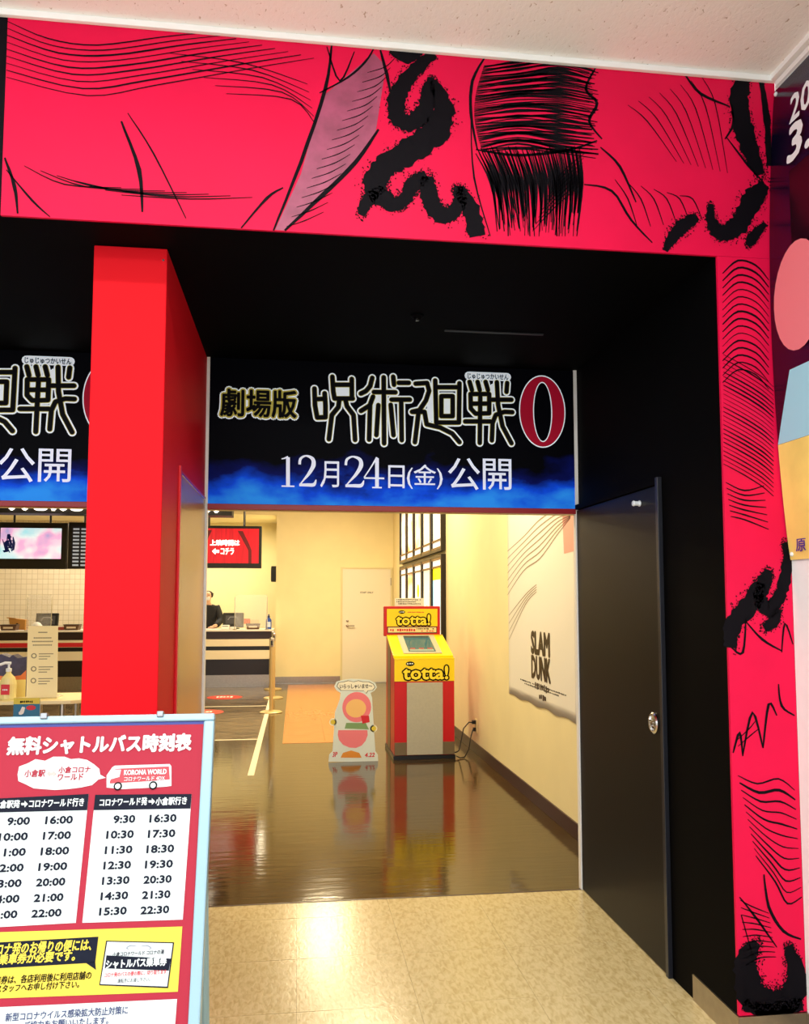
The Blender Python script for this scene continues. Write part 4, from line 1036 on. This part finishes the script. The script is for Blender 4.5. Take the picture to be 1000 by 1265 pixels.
# ------------------------------------------------------------------ clerk behind the counter
def skin(name, verts, edges, rads, m, parent, root=0, lv=2):
    me = bpy.data.meshes.new(name); me.from_pydata(verts, edges, []); me.materials.append(m)
    o = bpy.data.objects.new(name, me); COL.objects.link(o); o.parent = parent
    o.modifiers.new('skin', 'SKIN')
    for i, r in enumerate(rads):
        q = me.skin_vertices[0].data[i]; q.radius = (r if isinstance(r, tuple) else (r, r)); q.use_root = (i == root)
    s_ = o.modifiers.new('sub', 'SUBSURF'); s_.levels = lv; s_.render_levels = lv
    return o
SKIN = mat('skin', 'e0b090', .5); JACK = mat('black_jacket_cloth', '14141a', .7); HAIR = mat('dark_hair', '1c120e', .45)
px_ = aty(256, 745, 15.35).x
ps = thing('person', (px_, 15.5, 0), 'clerk in black jacket and white face mask leaning behind the counter', 'person')
#        0 pelvis      1 waist        2 chest         3 neck base      4 neck          5 jaw           6 mid head      7 crown
V = [(0, .10, .88), (0, .09, 1.05), (0, .03, 1.27), (0, -.01, 1.40), (0, -.03, 1.455), (0, -.05, 1.51), (0, -.05, 1.575), (0, -.035, 1.655),
     (.17, .0, 1.35), (.24, -.05, 1.12), (.17, -.27, 1.03), (.13, -.34, 1.025),        # arm to the countertop (8-11)
     (-.17, .0, 1.35), (-.24, -.05, 1.12), (-.17, -.27, 1.03), (-.13, -.34, 1.025),    # other arm (12-15)
     (.09, .10, .82), (.10, .09, .46), (.10, .12, .08), (.10, .02, .035),
     (-.09, .10, .82), (-.10, .09, .46), (-.10, .12, .08), (-.10, .02, .035)]
E = [(0, 1), (1, 2), (2, 3), (3, 4), (4, 5), (5, 6), (6, 7), (2, 8), (8, 9), (9, 10), (10, 11), (2, 12), (12, 13), (13, 14), (14, 15), (0, 16), (16, 17), (17, 18), (18, 19), (0, 20), (20, 21), (21, 22), (22, 23)]
Rr = [(.14, .11), (.13, .10), (.15, .11), .07, .05, (.062, .07), (.076, .09), (.06, .07), .058, .045, .034, .030, .058, .045, .034, .030, .085, .06, .04, .035, .085, .06, .04, .035]
skin('body', V, E, Rr, SKIN, ps)
keep = [0, 1, 2, 3, 8, 9, 10, 12, 13, 14]
mpv = {k: i for i, k in enumerate(keep)}
skin('jacket', [V[k] for k in keep], [(mpv[a], mpv[b_]) for a, b_ in E if a in mpv and b_ in mpv], [(Rr[k][0]+.035, Rr[k][1]+.04) if isinstance(Rr[k], tuple) else Rr[k]+.022 for k in keep], JACK, ps)
keep = [0, 16, 17, 18, 20, 21, 22]; mpv = {k: i for i, k in enumerate(keep)}
skin('trousers', [V[k] for k in keep], [(mpv[a], mpv[b_]) for a, b_ in E if a in mpv and b_ in mpv], [(Rr[k][0]+.014, Rr[k][1]+.014) if isinstance(Rr[k], tuple) else Rr[k]+.014 for k in keep], mat('dark_trousers', '101014', .7), ps)
skin('hair', [(0, .03, 1.52), (0, .02, 1.58), (0, -.02, 1.645), (0, -.085, 1.655), (.062, -.02, 1.60), (.066, -.02, 1.53), (-.062, -.02, 1.60), (-.066, -.02, 1.53)], [(0, 1), (1, 2), (2, 3), (2, 4), (4, 5), (2, 6), (6, 7)], [.068, .085, .082, .04, .042, .034, .042, .034], HAIR, ps, root=2)
skin('face_mask', [(-.045, -.10, 1.525), (0, -.118, 1.525), (.045, -.10, 1.525)], [(0, 1), (1, 2)], [(.018, .034), (.022, .040), (.018, .034)], mat('white_mask_cloth', 'f2f2f0', .7), ps, root=1)
for s in (-1, 1):
    MB()._lathe((px_+s*.03, 15.5-.128, 1.582), [(.009, 0), (.006, .004)], 10, Vector((0, -1, 0))).build('eye', HAIR, ps)
    hv = [(s*.13, -.34, 1.02), (s*.11, -.39, 1.012)]; he = [(0, 1)]; hr = [.028, (.038, .018)]
    for q in range(4):
        k = len(hv); fx = s*(.075+.022*q)
        hv += [(fx, -.43, 1.012), (fx, -.47-.008*(q in (1, 2)), 1.004)]; he += [(1, k), (k, k+1)]; hr += [.009, .008]
    k = len(hv); hv += [(s*.065, -.39, 1.008), (s*.05, -.425, 1.003)]; he += [(1, k), (k, k+1)]; hr += [.010, .009]
    skin('hand', hv, he, hr, SKIN, ps, lv=1)

# ------------------------------------------------------------------ poster on the white side wall (plain stand-in artwork)
FR = Frame((XR, 0, 0), (0, -1, 0), (0, 0, 1))
sp2 = thing('side_wall_poster', (XR, 2.2, 1.6), 'tall navy and yellow glossy poster on the white side wall', 'poster')
q0 = -YF+.006; q1 = -1.25
zp1 = ZC-.055; zp0 = FR.px(978, 692)[1]
NAVYP = bpy.data.materials.new('navy_poster_print'); NAVYP = mat('navy_poster_print_gloss', '10103c', .22, noise=.3, nscale=2)
def bulge(z):
    t = (z-zp0)/(zp1-zp0); return .006+.045*math.sin(math.pi*min(1, max(0, t)))**.8 if 0 <= t <= 1 else .006
def sheet(pts_lo, pts_hi, n, m, name, d):
    """patch of the poster between two curves a_lo(z), a_hi(z) that follows the sheet's bow"""
    b = MB()
    for i in range(n+1):
        z = pts_lo[0]+(pts_hi[0]-pts_lo[0])*i/n
        for k in range(5):
            t = i/n; a = (pts_lo[1]*(1-t)+pts_hi[1]*t)*(1-k/4)+(pts_lo[2]*(1-t)+pts_hi[2]*t)*k/4
            b.v.append(FR.pt(a, z, bulge(z)+d))
    for i in range(n):
        for k in range(4): q = i*5+k; b.f.append((q, q+1, q+6, q+5))
    return b.build(name, m, sp2, smooth=True)
o = sheet((zp0, q0, q1), (zp1, q0, q1), 40, NAVYP, 'sheet', 0)
o.modifiers.new('thick', 'SOLIDIFY').thickness = .0008
def curved(name, m, pts, d):
    """picture-shaped patch laid on the bowed sheet"""
    pl_ = [FR.px(*p) for p in pts]; b = MB()
    b.add([FR.pt(max(a, q0+.001), z, bulge(z)+d) for a, z in pl_], [tuple(range(len(pl_)))]); return b
SY = mat('poster_yellow', 'f0d878', .3, noise=.1, nscale=6); SB = mat('poster_sky', '9cd8ee', .3); SPk = mat('poster_pink', 'e8808a', .3); SMa = mat('poster_dark_maroon', '1c0512', .25)
zy = FR.px(965, 560)[1]; zbl = FR.px(965, 470)[1]
sheet((zp0, q0, q1), (zy-.10, q0, q1), 10, SY, 'yellow_field', .0012)
sheet((zy-.10, q0, q1), (zy+.02, q0, q1), 6, SY, 'yellow_field', .0012)
sheet((zy+.021, q0, q1), (zbl, q0+.10, q1), 6, SB, 'sky_field', .0014)
zk0 = FR.px(990, 440)[1]; zk1 = FR.px(985, 310)[1]
n = 16
b = MB(); ac, zc = FR.px(1004, 375)[0], (zk0+zk1)/2
ra, rz = ac-FR.px(974, 375)[0], (zk1-zk0)/2
b.add([FR.pt(ac+ra*math.cos(2*math.pi*i/28), zc+rz*math.sin(2*math.pi*i/28), bulge(zc)+.004) for i in range(28)], [tuple(range(28))]); b.build('pink_disc', SPk, sp2)
zm0, zm1 = FR.px(985, 440)[1], FR.px(985, 215)[1]
sheet((zm0, q0+.16, q1), (zm1, q0+.12, q1), 12, SMa, 'maroon_field', .0014)
# date characters, cropped by the frame in the photograph
za, zb_ = FR.px(990, 150)[1], FR.px(990, 103)[1]
F2 = Frame((XR-.032, 0, 0), (0, -1, 0), (0, 0, 1))
text(F2, '20', F2.px(979, 128)[0], F2.px(1007, 128)[0], F2.px(985, 149)[1], F2.px(985, 117)[1], .012, WHITE, sp2, name='date_lettering', bold=.02, shear=.15)
text(F2, '3.', F2.px(977, 178)[0], F2.px(1006, 178)[0], F2.px(985, 197)[1], F2.px(985, 155)[1], .014, WHITE, sp2, name='date_lettering', bold=.03, shear=.15)
text(FR, '原', FR.px(989, 672)[0], FR.px(1001, 672)[0], FR.px(995, 681)[1], FR.px(995, 665)[1], bulge(FR.px(995, 672)[1])+.003, mat('poster_violet_lettering', '3a2a90', .4), sp2, name='credit_lettering', bold=.02)
for zz in (zp1-.02, zp0+.02):
    MB()._lathe(FR.pt(q0+.015, zz, bulge(zz)), [(.008, 0), (.008, .004), (.004, .008)], 12, FR.n).build('pin', WHITE, sp2)

# ------------------------------------------------------------------ shuttle bus timetable board
LEAN = math.radians(19)
BU = Vector((0, math.sin(LEAN), math.cos(LEAN)))
pc = aty(266, 881.5, 2.10)
FT = Frame(pc, (1, 0, 0), BU)              # origin: outer top corner of the frame
def bp(x, y): return FT.px(x, y)
tb_ = thing('timetable_board', (pc.x-.31, pc.y-.15, 0), 'aluminium framed stand with red shuttle bus timetable', 'sign board')
WB, HB = .622, .87
fw = .026
pw0 = -WB+fw; pw1 = -fw
bz = -HB
SIL = mat('silver_clip', '8a8f96', .35, metal=.8)
for nm, (a0, a1, b0, b1) in (('frame_top', (-WB, 0, -.018, 0)), ('frame_bottom', (-WB, 0, bz, bz+fw)), ('frame_side', (-fw, 0, bz+fw, -.018)), ('frame_side', (-WB, -WB+fw, bz+fw, -.018))):
    MB().fbox(FT, a0, a1, b0, b1, -.022, .008).build(nm, ALU, tb_, bevel=.004)
MB().fbox(FT, -WB+.01, -.01, bz+.01, -.01, -.016, 0).build('poster_sheet', mat('blue_backing', '23308c', .4), tb_)
for cx in (bp(199, 881)[0], bp(56, 883)[0], -WB+.04):
    MB().fbox(FT, cx-.008, cx+.008, -.008, .006, -.010, .014).build('corner_clip', SIL, tb_, bevel=.002)
for sx_ in (-WB+.03, -.03):
    pA = FT.pt(sx_, bz, -.012); t_ = pA.z/BU.z; pB = pA-BU*t_
    MB().tube([pA+BU*.02, pB], .012, 10).build('leg', ALU, tb_)
    pT = FT.pt(sx_, -.06, -.030); MB().tube([pT, (pT.x, pT.y+.28, 0)], .011, 10).build('leg', ALU, tb_)
# printed sheet, plane coordinates measured on the board
r0 = bp(252, 1000)[0]
rt = bp(125, 897)[1]
PR = MB(); PR.rect(FT, pw0+.003, r0, bz+fw, rt, .001); PR.build('red_field', BRED, tb_)
def R4(x0, y0, x1, y1, d, m, name):
    """flat printed rectangle from its picture corners"""
    xm, ym = (x0+x1)/2, (y0+y1)/2
    return MB().rect(FT, max(bp(x0, ym)[0], pw0+.01), bp(x1, ym)[0], bp(xm, y1)[1], bp(xm, y0)[1], d).build(name, m, tb_)
def tx(body, x0, y0, x1, y1, m, d=.003, **k): return ptext(FT, body, x0, y0, x1, y1, d, m, tb_, **k)
tx('無料シャトルバス時刻表', 11, 909, 236, 930, BWHITE, bold=.05)
# cloud
cl = [(22, 957), (24, 947), (35, 943), (44, 938), (56, 940), (66, 935), (80, 935), (88, 938), (98, 937), (108, 939), (116, 944), (123, 950), (124, 957), (131, 961), (122, 963), (114, 970), (100, 973), (84, 975), (68, 976), (54, 975), (42, 974), (32, 969), (23, 965)]
MB().poly(FT, [bp(*p) for p in cl], .002).build('cloud_bubble', BWHITE, tb_)
tx('小倉駅', 31, 951, 56, 960, BRED, bold=.03); tx('小倉コロナ', 73, 947, 112, 955, BRED, bold=.03); tx('ワールド', 72, 956, 103, 964, BRED, bold=.03)
PINKA = mat('pale_pink_print', 'f0b0ac', .5)
MB().poly(FT, [bp(*p) for p in [(58, 956), (62, 952), (62, 954.5), (66, 954.5), (66, 952), (70, 956), (66, 960), (66, 957.5), (62, 957.5), (62, 960)]], .003).build('double_arrow', PINKA, tb_)
# bus
bus = [(132, 973), (132, 958), (139, 948), (142, 946), (210, 944), (212, 947), (212, 971), (204, 972), (190, 973), (150, 975)]
MB().poly(FT, [bp(*p) for p in bus], .002).build('bus_body', BWHITE, tb_)
MB().poly(FT, [bp(*p) for p in [(136, 966), (143, 950), (209, 947), (210, 963), (186, 965), (136, 968)]], .003).build('bus_livery', mat('dark_rose_print', 'b83a48', .5), tb_)
MB().poly(FT, [bp(*p) for p in [(137, 963), (143, 951), (150, 951), (148, 960)]], .0036).build('bus_window', mat('pale_blue_print', 'bcd8e4', .4), tb_)
tx('KORONA WORLD', 154, 951, 206, 957, BWHITE, d=.0042, bold=.05); tx('コロナワールド 4DX', 154, 959.5, 204, 964.5, BWHITE, d=.0042, bold=.02)
for cx, cy in ((146, 971.5), (189.5, 970.5)):
    a, b_ = bp(cx, cy); k = 2.1/FPX
    b = MB(); b.ell(FT, a, b_, 4.6*k, 4.6*k, .0042, 18); b.build('wheel', TXTBLACK, tb_)
    b = MB(); b.ell(FT, a, b_, 3.0*k, 3.0*k, .0048, 18); b.build('wheel_disc', BWHITE, tb_)
# timetable panels
def quad(p, d, m, name): return MB().poly(FT, [(max(a, pw0+.012), b_) for a, b_ in (bp(*q) for q in p)], d).build(name, m, tb_)
quad([(-14, 1146), (94, 1140), (110, 981), (-10, 987)], .002, BWHITE, 'timetable_panel')
quad([(102, 1140), (226, 1136), (237, 981), (118, 982)], .002, BWHITE, 'timetable_panel')
quad([(-10, 1004), (108, 1001), (110, 981), (-10, 987)], .003, NAVY, 'panel_header')
quad([(116, 1001), (235.5, 999), (237, 981), (118, 982)], .003, NAVY, 'panel_header')
def arrow(x0, x1, y):
    xm = (x0+x1)/2
    MB().poly(FT, [bp(*p) for p in [(x0, y-1.4), (xm, y-1.4), (xm, y-4.2), (x1, y), (xm, y+4.2), (xm, y+1.4), (x0, y+1.4)]], .004).build('arrow', BWHITE, tb_)
tx('小倉駅発', -7, 989, 25, 998.5, BWHITE, d=.004, bold=.04); tx('コロナワールド行き', 37, 987, 104, 997, BWHITE, d=.004, bold=.04); arrow(27, 35, 993.5)
tx('コロナワールド発', 124, 986, 182, 995.5, BWHITE, d=.004, bold=.04); tx('小倉駅行き', 193, 985, 231, 994.5, BWHITE, d=.004, bold=.04); arrow(184, 192, 990.3)
for i in range(7):
    k = i/6
    y1_, y2_ = 1014.5+k*115.5, 1013+k*115
    l_ = ['9:00', '10:00', '11:00', '12:00', '13:00', '14:00', '15:00'][i]; r_ = f'{16+i}:00'
    w1 = 27 if i == 0 else 35
    tx(l_, 37-k*14.5-w1, y1_-4.5, 37-k*15.5, y1_+4.5, NAVY, bold=.04)
    tx(r_, 57-k*17, y2_-4.5, 90-k*14, y2_+4.5, NAVY, bold=.04)
    y3_, y4_ = 1012+k*113.5, 1011+k*113
    l_ = f'{9+i}:30'; r_ = f'{16+i}:30'
    w1 = 26 if i == 0 else 33
    tx(l_, 167-k*10.5-w1, y3_-4.5, 167-k*10.5, y3_+4.5, NAVY, bold=.04)
    tx(r_, 185.5-k*11, y4_-4.5, 218-k*9, y4_+4.5, NAVY, bold=.04)
# yellow notice
quad([(-20, 1234), (220, 1225), (225.5, 1144.5), (-16, 1152)], .002, YELLOW, 'yellow_panel')
quad([(-18, 1197), (118, 1189), (122, 1157), (-16, 1165)], .003, NAVY, 'speech_bar')
quad([(106, 1189), (119, 1198), (118, 1188)], .003, NAVY, 'speech_tail')
tx('コロナ発のお帰りの便には、', -14, 1163, 113, 1177, YELLOW, d=.004, bold=.04, shear=.1)
tx('乗車券が必要です。', 0, 1176.5, 93, 1189, YELLOW, d=.004, bold=.04, shear=.1)
tx('乗車券は、各店利用後に利用店舗の', -14, 1203, 113, 1213, TXTBLACK, bold=.025, shear=.1)
tx('スタッフへお申し付け下さい。', -4, 1214, 98, 1223, TXTBLACK, bold=.025, shear=.1)
quad([(123, 1217), (208, 1220.5), (215.5, 1164), (131.5, 1162)], .0032, NAVY, 'ticket_border')
quad([(124.5, 1215.5), (206.8, 1218.5), (213.8, 1165.3), (133, 1163.3)], .0038, BWHITE, 'ticket_card')
quad([(130, 1196), (209, 1199), (211.5, 1184), (132, 1180)], .0044, NAVY, 'ticket_band')
tx('シャトルバス乗車券', 132, 1184, 206, 1194.5, BWHITE, d=.005, bold=.05)
tx('小倉コロナワールド コロナの湯', 140, 1174.5, 203, 1180, NAVY, d=.0046, bold=.02)
tx('コロナ発のバスの便の際に、切り取ります', 130, 1199.5, 206, 1205, REDTXT, d=.0046, bold=.02)
tx('運転手にお渡し下さい。', 146, 1208, 186, 1213, NAVY, d=.0046)
b = MB()
for s in (-1, 1): b.ribbon(FT, [bp(172+s*2, 1169), bp(172+s*10, 1168), bp(172+s*15, 1171), bp(172+s*12, 1172.5)], [.0004, .001, .001, .0004], .0046)
b.build('flourish', mat('grey_blue_print', '8890a0', .5), tb_)
# lower white panel
quad([(-20, 1300), (214, 1300), (219, 1234), (-20, 1245)], .002, BWHITE, 'white_panel')
tx('新型コロナウイルス感染拡大防止対策に', 8, 1247, 158, 1257, BLUETXT, bold=.02)
tx('ご協力をお願いいたします。', 31, 1258.5, 134, 1268, BLUETXT, bold=.02)
